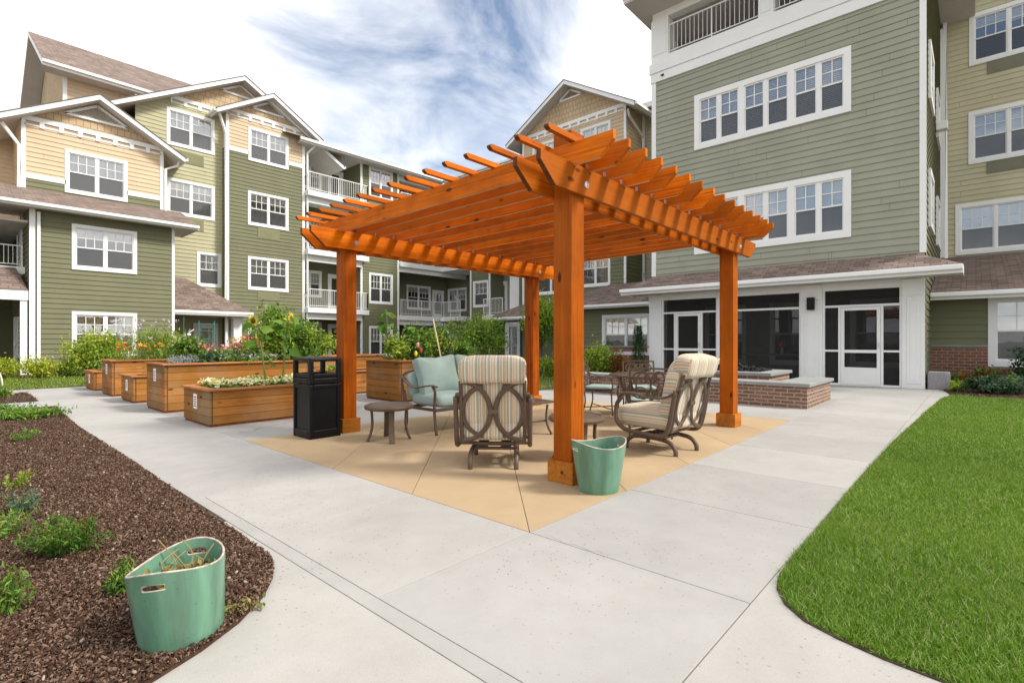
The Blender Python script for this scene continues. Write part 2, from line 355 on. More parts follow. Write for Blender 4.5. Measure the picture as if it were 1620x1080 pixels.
def concrete(name, base, speck=.5, warm=0):
    m, N, L, b = newmat(name); v = coords(N, L, 'Object')
    n1 = noise(N, L, v, .55, 6, .6); n2 = noise(N, L, v, 220, 2); n3 = noise(N, L, v, 4, 5, .65)
    lo = tuple(x * .86 for x in base); hi = tuple(x * 1.08 for x in base)
    c = ramp(N, L, n1, [(.3, lo), (.7, hi)])
    c = mixc(N, L, .35, c, ramp(N, L, n3, [(.3, (.84, .83, .82)), (.7, (1.06, 1.06, 1.06))]), 'MULTIPLY')
    c = mixc(N, L, .35, c, ramp(N, L, n2, [(.3, (.72, .72, .72)), (.6, (1.05, 1.05, 1.05))]), 'MULTIPLY')
    vo = N.new('ShaderNodeTexVoronoi'); vo.inputs['Scale'].default_value = 34; vo.inputs['Randomness'].default_value = 1; L.new(v, vo.inputs['Vector'])
    # small exposed pits and dark aggregate, in patches
    th = ramp(N, L, vo.outputs['Distance'], [(.10, (1, 1, 1)), (.22, (0, 0, 0))])
    patch = ramp(N, L, noise(N, L, v, .9, 3), [(.38, (0, 0, 0)), (.60, (1, 1, 1))])
    pick = ramp(N, L, vo.outputs['Color'], [(.45, (0, 0, 0)), (.5, (1, 1, 1))])
    f = mixc(N, L, 1.0, mixc(N, L, 1.0, th, patch, 'MULTIPLY'), pick, 'MULTIPLY')
    sc = N.new('ShaderNodeMath'); sc.operation = 'MULTIPLY'; sc.inputs[1].default_value = speck; L.new(f, sc.inputs[0])
    c = mixc(N, L, sc.outputs[0], c, tuple(x * .28 for x in base))
    bl = noise(N, L, coords(N, L, 'Object', (1, 1, 1), rot=(0, 0, .6)), 1.7, 8, .7, 1.2); c = mixc(N, L, .16, c, ramp(N, L, bl, [(.36, (.80, .79, .77)), (.52, (1, 1, 1)), (.75, (1.05, 1.05, 1.05))]), 'MULTIPLY')
    gi = N.new('ShaderNodeNewGeometry'); c = mixc(N, L, 1.0, c, ramp(N, L, gi.outputs['Random Per Island'], [(0, (.93, .93, .93)), (1, (1.05, 1.045, 1.03))]), 'MULTIPLY')
    vc = N.new('ShaderNodeTexVoronoi'); vc.feature = 'DISTANCE_TO_EDGE'; vc.inputs['Scale'].default_value = .33
    nz = noise(N, L, v, 3.5, 4); va = N.new('ShaderNodeVectorMath'); va.operation = 'MULTIPLY_ADD'; va.inputs[1].default_value = (.35, .35, 0); cbx = N.new('ShaderNodeCombineXYZ'); L.new(nz, cbx.inputs[0]); L.new(noise(N, L, v, 4.1, 4), cbx.inputs[1]); L.new(cbx.outputs[0], va.inputs[0]); L.new(v, va.inputs[2]); L.new(va.outputs[0], vc.inputs['Vector'])
    ck = ramp(N, L, vc.outputs['Distance'], [(.0012, (.45, .45, .45)), (.004, (0, 0, 0))]); ck = mixc(N, L, 1.0, ck, ramp(N, L, noise(N, L, v, .45, 2), [(.58, (0, 0, 0)), (.64, (1, 1, 1))]), 'MULTIPLY')
    c = mixc(N, L, ck, c, tuple(x * .35 for x in base))
    L.new(c, b.inputs['Base Color']); b.inputs['Roughness'].default_value = .88; b.inputs['Specular IOR Level'].default_value = .12
    bump(N, L, b, n2, .25, .004)
    return m
M = {}
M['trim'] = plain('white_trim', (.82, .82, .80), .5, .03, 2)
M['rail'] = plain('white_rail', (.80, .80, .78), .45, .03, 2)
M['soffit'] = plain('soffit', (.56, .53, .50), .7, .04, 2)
def paintboard(name, c): return plain(name, c, .75, .07, 1.2, bst=.12, bsc=90)
M['olive'] = paintboard('olive_siding', (.178, .178, .105))
M['sage'] = paintboard('sage_siding', (.325, .328, .255)); M['pale_lift'] = paintboard('pale_green_siding_lift', (.52, .485, .325))  # second entry: pale green siding with light painted in for the shaded right wing
M['pale'] = paintboard('pale_green_siding', (.44, .42, .265))
M['beige'] = paintboard('beige_siding', (.60, .465, .315))
M['darkol'] = paintboard('dark_olive_panel', (.17, .17, .09))
M['shake'] = shingle('shake_gable', (.56, .42, .26), (.60, .45, .29), .22, .26, .5, .012, .55, .15)
M['roof'] = shingle('asphalt_shingle', (.165, .125, .105), (.30, .225, .19), .30, .135, .6, .008, .5, .6)
M['brick'] = brick('red_brick', (.24, .085, .045), (.33, .13, .07), (.36, .31, .26), .23, .082)
M['brick2'] = brick('weathered_brick', (.22, .10, .06), (.33, .17, .105), (.42, .36, .30), .215, .066)
M['stone'] = plain('bluestone_cap', (.27, .28, .27), .7, .12, 3, bst=.15)
M['glass'] = glassmat('window_glass', (.97, .98, .98), .32); M['screen'] = meshmat('insect_screen', (.085, .085, .088), .52)
M['porchscreen'] = meshmat('porch_screen', (.014, .014, .014), .62)
M['blind'] = plain('blind_slat', (.90, .92, .88), .6, .04, 2)
M['shade'] = plain('roller_shade', (.74, .77, .60), .8, .05, 2)
M['lace'] = plain('curtain', (.66, .52, .62), .8, .08, 6)
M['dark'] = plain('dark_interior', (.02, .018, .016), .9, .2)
M['seam'] = plain('board_seam', (.13, .125, .08), .9)
M['grille'] = plain('grille_panel', (.26, .255, .145), .6, .08)
M['grille2'] = plain('grey_grille', (.24, .23, .16), .6, .08)
OR = ((.46, .080, .0008), (.80, .205, .002))
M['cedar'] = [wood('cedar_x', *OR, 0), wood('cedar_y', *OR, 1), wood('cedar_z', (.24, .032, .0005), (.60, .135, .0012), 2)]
M['endgrain'] = plain('cedar_endgrain', (.115, .035, .010), .7, .25, 14)
M['planed_bounce'] = wood('cedar_planed_bounce', (.58, .30, .15), (.75, .46, .26), 1, .7, False)  # planed rafter undersides, paler still with patio bounce light painted in
M['base'] = wood('cedar_base', (.34, .10, .012), (.55, .20, .03), 0)
PL = ((.25, .095, .030), (.47, .21, .075))
M['plank'] = [wood('plank_x', *PL, 0, .75, True, .22, (.30, .20, .13)), wood('plank_y', *PL, 1, .75, True, .22, (.27, .18, .11))]
M['plankcap'] = wood('plank_cap', (.36, .13, .045), (.56, .25, .10), 0, .7, True, .1)
M['plankdark'] = plain('plank_post', (.16, .055, .02), .8, .3, 10)
M['soil'] = plain('potting_soil', (.045, .028, .018), .95, .4, 30, bst=.6, bsc=40)
M['concrete'] = concrete('concrete', (.385, .375, .357), .8)
M['apron'] = concrete('concrete_old', (.395, .382, .358), .8)
M['tan'] = concrete('tan_concrete', (.44, .325, .20), .3)
M['joint'] = plain('joint_dark', (.17, .155, .13), .95, .2)  # dark colour of the joint bed and shingle edges
M['mulch'] = plain('mulch_bed', (.060, .032, .020), .95, .5, 45, bst=1.0, bsc=70)
M['steel'] = plain('galvanised', (.62, .64, .66), .35, .08, metal=.9)
M['bronze'] = plain('bronze_frame', (.125, .085, .062), .42, .15, 8, metal=.15)
M['blackp'] = plain('black_plastic', (.006, .006, .007), .33, .2, 6, bst=.05, bsc=200)
M['blackm'] = plain('black_metal', (.01, .01, .01), .4, .2)
M['teal'] = plain('teal_fabric', (.31, .40, .365), .9, .10, 5, bst=.4, bsc=16, spec=.2)
M['stripe'] = stripes('stripe_fabric')
M['paper'] = plain('paper', (.78, .78, .76), .7, .03)
M['ink'] = plain('ink', (.08, .08, .08), .7, .1)
# ---------------------------------------------------------------- scatter helpers (leaves, blades, chips)
def scatter(name, tv, tf, pos, rot, scl, mat, parent=None, org=None, smooth=False):
    tv = np.asarray(tv, float); N = len(pos); k = len(tv)
    scl = np.asarray(scl, float)
    if scl.ndim == 1: scl = np.repeat(scl[:, None], 3, 1)
    v = np.einsum('nij,nkj->nki', rot, tv[None] * scl[:, None, :]) + pos[:, None, :]
    if org is not None: v -= np.asarray(org)[None, None, :]
    me = bpy.data.meshes.new(name); me.vertices.add(N * k); me.vertices.foreach_set('co', v.reshape(-1).astype(np.float32))
    fl = [len(f) for f in tf]; idx = np.concatenate([np.array(f) for f in tf]); nl = len(idx)
    me.loops.add(N * nl); me.loops.foreach_set('vertex_index', (idx[None] + (np.arange(N) * k)[:, None]).reshape(-1).astype(np.int32))
    st = np.concatenate([[0], np.cumsum(fl)[:-1]])
    me.polygons.add(N * len(tf)); me.polygons.foreach_set('loop_start', (st[None] + (np.arange(N) * nl)[:, None]).reshape(-1).astype(np.int32))
    me.polygons.foreach_set('loop_total', np.tile(fl, N).astype(np.int32))
    if smooth: me.polygons.foreach_set('use_smooth', np.ones(N * len(tf), dtype=bool))
    me.update(); me.validate(); me.materials.append(mat)
    o = bpy.data.objects.new(name, me); col.objects.link(o)
    if parent is not None: o.parent = parent
    return o
def rots(n, tilt=1.0, az=None, tilts=None):
    """random rotations: yaw anywhere, pitch spread by tilt (0 = lying flat, y axis outward)"""
    az = rng.uniform(0, 2 * np.pi, n) if az is None else az
    ti = rng.normal(0, tilt, n) if tilts is None else tilts
    ro = rng.normal(0, .6, n)
    ca, sa = np.cos(az), np.sin(az); ct, st = np.cos(ti), np.sin(ti); cr, sr = np.cos(ro), np.sin(ro)
    Z = np.zeros(n); O = np.ones(n)
    Rz = np.stack([ca, -sa, Z, sa, ca, Z, Z, Z, O], 1).reshape(n, 3, 3)
    Rx = np.stack([O, Z, Z, Z, ct, -st, Z, st, ct], 1).reshape(n, 3, 3)
    Ry = np.stack([cr, Z, sr, Z, O, Z, -sr, Z, cr], 1).reshape(n, 3, 3)
    return Rz @ Rx @ Ry
LEAF = ([(0, 0, 0), (.26, .45, .07), (0, 1, -.06), (-.26, .45, .07)], [(0, 1, 2), (0, 2, 3)])
NARROW = ([(0, 0, 0), (.09, .45, .03), (0, 1, -.15), (-.09, .45, .03)], [(0, 1, 2), (0, 2, 3)])
BLADE = ([(-.5, 0, 0), (.5, 0, 0), (.38, .12, .55), (-.38, .12, .55), (0, .42, 1)], [(0, 1, 2, 3), (3, 2, 4)])
CHIP = ([(-.5, -.2, 0), (.5, -.14, 0), (.42, .2, 0), (-.44, .16, 0), (-.44, -.14, 1), (.42, -.1, 1), (.36, .14, 1), (-.4, .1, 1)],
        [(4, 5, 6, 7), (0, 1, 5, 4), (1, 2, 6, 5), (2, 3, 7, 6), (3, 0, 4, 7)])
PETAL5 = ([(0, 0, 0)] + [(math.cos(a) * r, math.sin(a) * r, .12) for i in range(10) for a, r in [(i * math.pi / 5, .5 if i % 2 else .28)]],
          [(0, i + 1, (i + 1) % 10 + 1) for i in range(10)])
def clumpcloud(n, cen, rad, nclump, spread=.42, shell=.75, low=-.6):
    """points for foliage: clumps spread through an ellipsoid so its outline is uneven and gaps show"""
    c = rng.normal(size=(nclump, 3)); c /= np.linalg.norm(c, axis=1)[:, None]; c *= (rng.uniform(0, 1, nclump) ** .45 * shell)[:, None]
    c[:, 2] = np.maximum(c[:, 2], low)
    w = rng.uniform(.5, 1.3, nclump); pick = rng.choice(nclump, n, p=w / w.sum())
    p = c[pick] + rng.normal(size=(n, 3)) * spread * (.5 + .5 * w[pick])[:, None] * .62
    return p * np.asarray(rad)[None] + np.asarray(cen)[None]
def leafy(name, mat, pts, size, parent=None, org=None, tmpl=LEAF, tilt=.8, svar=.4):
    n = len(pts); s = size * rng.uniform(1 - svar, 1 + svar, n)
    return scatter(name, tmpl[0], tmpl[1], pts, rots(n, tilt), s, mat, parent, org)
def stems_mesh(segs, r, n=5):
    mb = MB()
    for pts in segs: mb.tube(pts, [r * (1 - .6 * i / (len(pts) - 1)) for i in range(len(pts))], n)
    return mb
G1 = leafmat('leaf_bright', (.15, .26, .02), (.30, .42, .05), (.44, .50, .09))
G2 = leafmat('leaf_mid', (.06, .15, .018), (.15, .27, .04), (.26, .38, .08))
G3 = leafmat('leaf_dark', (.012, .04, .012), (.03, .085, .022), (.06, .13, .035), .2)
G4 = leafmat('leaf_blue', (.05, .10, .06), (.10, .17, .10), (.18, .25, .16))
GY = leafmat('leaf_yellow', (.26, .36, .02), (.48, .54, .05), (.62, .58, .10))
GR_ = leafmat('leaf_rust', (.16, .045, .012), (.28, .10, .02), (.20, .20, .04))
GM = leafmat('leaf_mulch_plant', (.035, .10, .012), (.09, .185, .028), (.17, .27, .05))
GREY = leafmat('leaf_silver', (.28, .30, .30), (.42, .44, .44))
GRASSM = leafmat('grass_blade', (.075, .19, .005), (.155, .315, .013), (.46, .52, .20), .3, .5, (.23, .34, .05))
GRASSF = leafmat('grass_far', (.10, .19, .015), (.20, .31, .03), (.34, .38, .11), .3)
DRY = leafmat('dry_leaf', (.20, .16, .06), (.34, .27, .10), (.16, .22, .06), .2)
def petal(name, c1, c2): return leafmat(name, c1, c2, None, .25)
PY = petal('petal_yellow', (.85, .60, .04), (.95, .75, .10)); PP = petal('petal_pink', (.62, .12, .16), (.80, .35, .35)); PO = petal('petal_orange', (.85, .22, .03), (.90, .38, .05))
PL_ = petal('petal_lilac', (.55, .42, .60), (.70, .60, .72)); PC = petal('petal_cream', (.74, .68, .26), (.86, .84, .56)); PR = petal('petal_crimson', (.36, .03, .05), (.55, .08, .10))
CHIPM = leafmat('mulch_chip', (.034, .018, .011), (.090, .050, .033), (.21, .14, .10), 0, .9)
STEM = plain('stem_green', (.12, .20, .05), .7, .2); BARK = plain('bark', (.12, .09, .065), .9, .3, 12, bst=.6, bsc=30)

# ---------------------------------------------------------------- ground
def struct(name, mb, mats, **k): return tag(mb.build(name, mats, **k), kind='structure')
def clip(poly, a, b, c):
    """keep the part of poly where a*x + b*y <= c"""
    out = []
    for i in range(len(poly)):
        p, q = poly[i], poly[(i + 1) % len(poly)]; dp = a * p[0] + b * p[1] - c; dq = a * q[0] + b * q[1] - c
        if dp <= 0: out.append(p)
        if dp * dq < 0: t = dp / (dp - dq); out.append((p[0] + (q[0] - p[0]) * t, p[1] + (q[1] - p[1]) * t))
    return out
def slab(mb, poly, z0, z1): 
    if len(poly) > 2: mb.prism(poly, z0, z1, lambda u, v, t: (u, v, t))
def rect(x0, y0, x1, y1): return [(x0, y0), (x1, y0), (x1, y1), (x0, y1)]
mb = MB(); mb.face([(-900, -900, -.06), (900, -900, -.06), (900, 900, -.06), (-900, 900, -.06)])
struct('ground', mb, plain('far_ground', (.22, .21, .18), .95, .2, .2))
mb = MB(); mb.face([(-6, -6, -.012), (24, -6, -.012), (24, 24.3, -.012), (-6, 24.3, -.012)]); struct('joint_bed', mb, M['joint'])
g = .0021
def panels(xs, ys, mb):
    for i in range(len(xs) - 1):
        for j in range(len(ys) - 1): mb.box(xs[i] + g, ys[j] + g, -.05, xs[i + 1] - g, ys[j + 1] - g, 0)
left_y = [.745, 2.022, 3.17, 4.28, 5.30, 6.385, 7.6, 8.8, 10.0, 11.2, 12.4, 13.6, 14.8, 16.0, 17.05]
mb = MB(); panels([1.33, 2.408], left_y[:4], mb); g, g_ = .0009, g; panels([1.248, 1.33], [-3.0, -1.5, .2] + left_y[1:4], mb); g = g_; panels([1.248, 2.408], left_y[3:], mb)
panels([2.408, 3.633, 4.79, 6.0, 7.2, 8.4, 9.6, 10.8, 12.0, 13.2, 14.4, 16.02], [.745, 2.022], mb)
panels([16.02, 17.3], [.66, 8.0], mb)
panels([2.408, 4.0, 5.6, 7.0, 8.392], [6.385, 7.68, 9.3, 11.2, 13.0, 14.9, 17.05], mb)
panels([8.392, 10.2, 12, 14, 16.02], [2.022, 3.4, 4.8, 6.2, 7.68], mb)
panels([-8, -4, -1.2, 1.248], [12.15, 13.5], mb); panels([-8, -4, -1.2, 1.248], [15.95, 17.05], mb)
struct('concrete_path', mb, M['concrete'], bevel=.003)
mb = MB()
slab(mb, rect(-6, -6, 1.245, 3.6), -.05, -.001); slab(mb, rect(1.334, -6, 16.02, .741), -.05, -.001)
struct('path_apron', mb, M['apron'])
mb = MB(); ptn = rect(2.408 + g, 2.022 + g, 8.392 - g, 6.385 - g); s2 = math.sqrt(.5)
cs = [-.386 + k * 1.17 for k in range(-6, 6)]
for a, b in zip(cs, cs[1:]):
    slab(mb, clip(clip(ptn, -1, 1, b - g * 1.4), 1, -1, -(a + g * 1.4)), -.05, .0)
struct('patio', mb, M['tan'], bevel=.002)

def poly_in(poly, x, y):
    ins = np.zeros(len(x), bool); n = len(poly)
    for i in range(n):
        x1, y1 = poly[i]; x2, y2 = poly[(i + 1) % n]
        c = ((y1 > y) != (y2 > y)) & (x < (x2 - x1) * (y - y1) / (y2 - y1 + 1e-12) + x1); ins ^= c
    return ins
bed_main = [(1.40, 12.12), (1.33, 10.8), (1.262, 9), (1.25, 6.25), (1.215, 4.33), (1.20, 3.32), (1.193, 2.84), (1.165, 2.72), (1.10, 2.57), (.99, 2.41), (.83, 2.26), (.66, 2.157), (.485, 2.085), (.2, 2.0), (-.6, 1.95), (-6, 1.95), (-6, 12.12)]
bed_back = [(1.33, 15.9), (1.30, 13.55), (-6, 13.55), (-6, 15.9)]
bed_wall = [(-6, 21.7), (0, 21.9), (3.3, 22.7), (9, 23.3), (12, 23.6), (19, 23.6), (19, 27.2), (6.5, 27.2), (6.5, 24.5), (-6, 24.5)]
bed_right = [(16.0, .58), (15.2, .47), (14.5, .40), (14.35, -.1), (14.45, -1), (14.6, -6), (18.1, -6), (18.1, .62)]
bed_mid = [(13.5, 7.75), (17.6, 7.8), (21.8, 9), (21.8, 18), (19, 18), (15, 12)]
for nm, poly in (('mulch_bed', bed_main), ('mulch_bed', bed_back), ('mulch_bed', bed_wall), ('mulch_bed', bed_right), ('mulch_bed', bed_mid)):
    mb = MB(); slab(mb, poly, -.05, .012); struct(nm, mb, M['mulch'])
lawn_right = [(14.5, .40), (13.4, .53), (10, .64), (7.28, .72), (5, .735), (3.63, .735), (2.95, .735), (2.77, .725), (2.63, .695), (2.50, .63), (2.40, .53), (2.345, .40), (2.305, .246), (2.285, .07), (2.22, -.2), (2.1, -.6), (1.9, -1.2), (1.6, -2), (1, -3.2), (14.6, -4), (14.45, -1), (14.35, -.1)]
lawn_far = [(-6, 17.06), (8.4, 17.06), (8.4, 7.7), (13.5, 7.75), (15, 12), (19, 18), (21.8, 18), (23, 25), (19, 23.6), (12, 23.6), (9, 23.3), (3.3, 22.7), (0, 21.9), (-6, 21.7)]
turf = plain('turf_soil', (.060, .050, .022), .95, .4, 20, bst=.8, bsc=60)
for poly in (lawn_right, lawn_far):
    mb = MB(); slab(mb, poly, -.05, .004); struct('lawn', mb, turf)

def grass(name, label, poly, n, w, h, mat, dens=None, z=.004):
    P = np.array(poly); lo = P.min(0); hi = P.max(0); out = []; tot = 0
    while tot < n:
        q = rng.uniform(lo, hi, (n * 2, 2)); k = poly_in(poly, q[:, 0], q[:, 1])
        for sx, sy in ((-.007, .007), (.0, .009), (-.009, 0)): k &= poly_in(poly, q[:, 0] + sx, q[:, 1] + sy)
        if dens is not None: k &= rng.uniform(0, 1, len(q)) < dens(q[:, 0], q[:, 1])
        out.append(q[k]); tot += k.sum()
    q = np.concatenate(out)[:n]; d = np.hypot(q[:, 0], q[:, 1])
    cl = .75 + .5 * np.sin(q[:, 0] * 2.3 + np.sin(q[:, 1] * 3.1) * 1.7) * np.sin(q[:, 1] * 2.9 + 1.3 * np.sin(q[:, 0] * 1.7))
    hh = h * rng.uniform(.45, 1.25, n) * (.75 + .35 * cl); ww = np.maximum(w, d * .00075) * rng.uniform(.7, 1.3, n)
    scl = np.stack([ww, hh * rng.uniform(.6, 1.9, n), hh], 1)
    pos = np.stack([q[:, 0], q[:, 1], np.full(n, z)], 1)
    return tag(scatter(name, BLADE[0], BLADE[1], pos, rots(n, .25), scl, mat), label, 'grass', kind='stuff')
grass('grass', 'mown green grass of the lawn beside the right walkway', lawn_right, 270000, .0028, .034, GRASSM,
      lambda x, y: np.where(y > -.06 * x - .25, np.clip(2.6 / np.hypot(x, y), .12, 1), .05))
grass('grass', 'strip of grass beyond the planters below the far buildings', lawn_far, 60000, .006, .055, GRASSF,
      lambda x, y: np.where((y > 17) & (x > 8.5), .12, 1.0))
def chips(name, label, poly, n, dens=None, size=.0165):
    P = np.array(poly); lo = P.min(0); hi = P.max(0); out = []; tot = 0
    while tot < n:
        q = rng.uniform(lo, hi, (n * 2, 2)); k = poly_in(poly, q[:, 0], q[:, 1])
        if dens is not None: k &= rng.uniform(0, 1, len(q)) < dens(q[:, 0], q[:, 1])
        out.append(q[k]); tot += k.sum()
    q = np.concatenate(out)[:n]
    pos = np.stack([q[:, 0], q[:, 1], .012 + rng.uniform(0, .014, n)], 1)
    L_ = size * rng.lognormal(-.25, .45, n); scl = np.stack([L_, np.minimum(L_, .03) * rng.uniform(.5, 1.3, n), rng.uniform(.002, .006, n)], 1)
    return tag(scatter(name, CHIP[0], CHIP[1], pos, rots(n, .28), scl, CHIPM), label, 'mulch', kind='stuff')
chips('mulch', 'brown shredded bark mulch in the bed at the left front', bed_main, 135000,
      lambda x, y: np.where(x > .05 * y - .15, np.clip(3.2 / y, .1, 1), .03))
def litter():
    n = 120; y = rng.uniform(2.0, 8, n) ** 1.0; x = rng.uniform(.06, 1, n) * 1.1; k = poly_in(np.array(bed_main), x + .03, y); x, y = x[k], y[k]; n = len(x)
    pale = leafmat('pale_chip', (.20, .14, .10), (.38, .30, .24), None, 0, .9)
    s = rng.uniform(.007, .019, n); tag(scatter('mulch', CHIP[0], CHIP[1], np.stack([x, y, np.full(n, .028)], 1), rots(n, .2), np.stack([s, s * 1.2, s * .5], 1), pale), 'pale wood pieces and pebbles lying on the brown bark mulch', 'mulch', kind='stuff')
litter()
chips('mulch', 'brown bark mulch in the bed along the brick base at the right', bed_right, 2500, lambda x, y: np.where(y > -1.5, 1, .1), .05)
chips('mulch', 'brown bark mulch in the small bed between the two far branch paths', bed_back, 1500, lambda x, y: np.where(x > 0, 1, .1), .06)
# ---------------------------------------------------------------- pergola
def build_pergola():
    root = world_root('pergola', (5.4, 4.3, 0), 'orange stained cedar pergola with an open slatted top over the tan patio', 'pergola')
    PX, PYs = (3.532, 7.29), (2.537, 6.06); h = .092
    cx_, cy_, cz_ = M['cedar']
    zl = lambda y: 2.362 - (y - 2.5) * .0095                     # the roof falls slightly towards the planters
    for X in PX:
        for Yp in PYs:
            top = 2.885 if (X < 5 and Yp < 4) else 2.75
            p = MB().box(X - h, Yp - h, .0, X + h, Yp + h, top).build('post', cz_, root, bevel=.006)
            bs = MB().box(X - .128, Yp - .128, .001, X + .128, Yp + .128, .176).build('post_base', M['base'], p, org=root.location, bevel=.005)
    # doubled beams on both sides of each pair of posts, ends cut to a slope
    for Yp in PYs:
        for off in (-h - .048, h):
            y0 = Yp + off + .0015; y1 = y0 + .045; z0 = zl(Yp); z1 = z0 + .228
            x0 = 2.985; x1 = 8.0
            poly = [(x0, z1), (x0, z1 - .072), (x0 + .185, z0), (x1 - .225, z0), (x1, z1 - .06), (x1, z1)]
            b = MB().prism(poly, y0, y1, lambda u, v, t: (u, t, v)); b.m[2] = b.m[3] = b.m[5] = b.m[6] = 1; b = b.build('beam', [cx_, M['endgrain']], root, bevel=.003)
            if off < 0:
                for X in PX:
                    bo = MB(); bo.lathe([(0, .012), (.012, .012), (.016, .008), (.03, .006), (.032, 0), (.032, -.004)], 16)
                    m4 = Matrix.Translation((X + .06, y0, z0 + .095)) @ Matrix.Rotation(R(90), 4, 'X')
                    bo.v = [tuple(m4 @ Vector(v)) for v in bo.v]; bo.build('bolt', M['steel'], b, org=root.location, smooth=False)
    # rafters
    xs = [3.392, 3.652, 3.905, 4.19, 4.48, 4.785, 5.085, 5.39, 5.695, 6.015, 6.32, 6.64, 6.95, 7.245, 7.505]
    for i, X in enumerate(xs):
        y0, y1 = 2.03, 6.55; t0 = zl(y0) + .394; t1 = zl(y1) + .394; d = .182
        if i < 2: X = 3.532 + (-h - .042 if i == 0 else h + .003)
        poly = [(y0, t0), (y0, t0 - .07), (y0 + .125, t0 - d - .0012), (y1 - .125, t1 - d + .001), (y1, t1 - .07), (y1, t1)]
        r = MB().prism(poly, X, X + .039, lambda u, v, t: (t, u, v)); r.m[4] = 1; r.m[5] = r.m[6] = 2; r = r.build('rafter', [cy_, M['planed_bounce'], M['endgrain']], root, bevel=.003)
        if i > 0:
            for yb in (PYs[0] - h - .035, PYs[1] - h - .035):
                zt = zl(yb) + .23
                MB().box(X - .022, yb - .012, zt - .002, X - .001, yb + .012, zt + .042).build('rafter_tie', M['steel'], r, org=root.location)
    # square battens across the top, ends nipped
    for i in range(15):
        yy = 2.43 + i * .287 + (-.02 if i == 1 else 0); zb = zl(yy) + .394; x0, x1, s = 3.05, 8.05, .046
        if i == 0: yy = 2.40
        if i == 1: yy = 2.70
        poly = [(x0 + .028, zb), (x0, zb + .018), (x0, zb + s - .010), (x0 + .018, zb + s), (x1 - .018, zb + s), (x1, zb + s - .010), (x1, zb + .018), (x1 - .028, zb)]
        bt = MB().prism(poly, yy - s / 2, yy + s / 2, lambda u, v, t: (u, t, v)); bt.m[2] = bt.m[3] = bt.m[4] = 1; bt.build('batten', [cx_, M['endgrain']], root, bevel=.002)
    return root
build_pergola()
# ---------------------------------------------------------------- building kit
class Pl:
    """a wall plane: 'y' faces -Y at y=c (a = x); 'x' faces -X at x=c (a = y)"""
    def __init__(s, k, c): s.k = k; s.c = c
    def pt(s, a, o, z): return (a, s.c - o, z) if s.k == 'y' else (s.c - o, a, z)
    def px(s, px, py): return WY(px, py, s.c) if s.k == 'y' else WX(px, py, s.c)
    def off(s, o): return Pl(s.k, s.c - o)
def pbox(mb, pl, a0, a1, z0, z1, o0, o1, m=0):
    p, q = pl.pt(min(a0, a1), min(o0, o1), min(z0, z1)), pl.pt(max(a0, a1), max(o0, o1), max(z0, z1))
    mb.box(min(p[0], q[0]), min(p[1], q[1]), min(p[2], q[2]), max(p[0], q[0]), max(p[1], q[1]), max(p[2], q[2]), m)
def siding(parent, pl, a0, a1, z0, z1, mat, holes=(), exp=.18, lo=None, hi=None, name='siding'):
    if a0 > a1: a0, a1 = a1, a0
    mb = MB(); z = z0; lip = .021
    while z < z1 - 1e-4:
        zt = min(z + exp, z1); cuts = sorted({z, zt} | {v for h in holes for v in (h[2], h[3]) if z < v < zt})
        for b, t in zip(cuts, cuts[1:]):
            ob = .002 + lip * (1 - (b - z) / exp); ot = .002 + lip * (1 - (t - z) / exp)
            A0 = max(a0, lo((b + t) / 2)) if lo else a0; A1 = min(a1, hi((b + t) / 2)) if hi else a1
            segs = [(A0, A1)]
            for h in holes:
                if h[2] <= b + 1e-4 and h[3] >= t - 1e-4:
                    segs = [s for (u, v) in segs for s in ((u, min(v, h[0])), (max(u, h[1]), v)) if s[1] - s[0] > .01]
            for u, v in segs:
                if v - u < .01: continue
                mb.face([pl.pt(u, ob, b), pl.pt(v, ob, b), pl.pt(v, ot, t), pl.pt(u, ot, t)])
                if b == z and v - u > 1.2 and t == zt:
                    for _ in range(int((v - u) / 3.4 + rng.uniform(0, 1))):
                        q = rng.uniform(u + .3, v - .3); mb.face([pl.pt(q, ob + .0012, b), pl.pt(q + .007, ob + .0012, b), pl.pt(q + .007, ot + .0012, t), pl.pt(q, ot + .0012, t)], 1)
                if b == z: mb.face([pl.pt(u, .001, b), pl.pt(v, .001, b), pl.pt(v, ob, b), pl.pt(u, ob, b)])
        z = zt
    return mb.build(name, [mat, M['seam']], parent)
def trimboard(parent, pl, a0, a1, z0, z1, o=.035, name='trim_board', mat=None):
    mb = MB(); pbox(mb, pl, a0, a1, z0, z1, -.02, o); return mb.build(name, mat or M['trim'], parent)
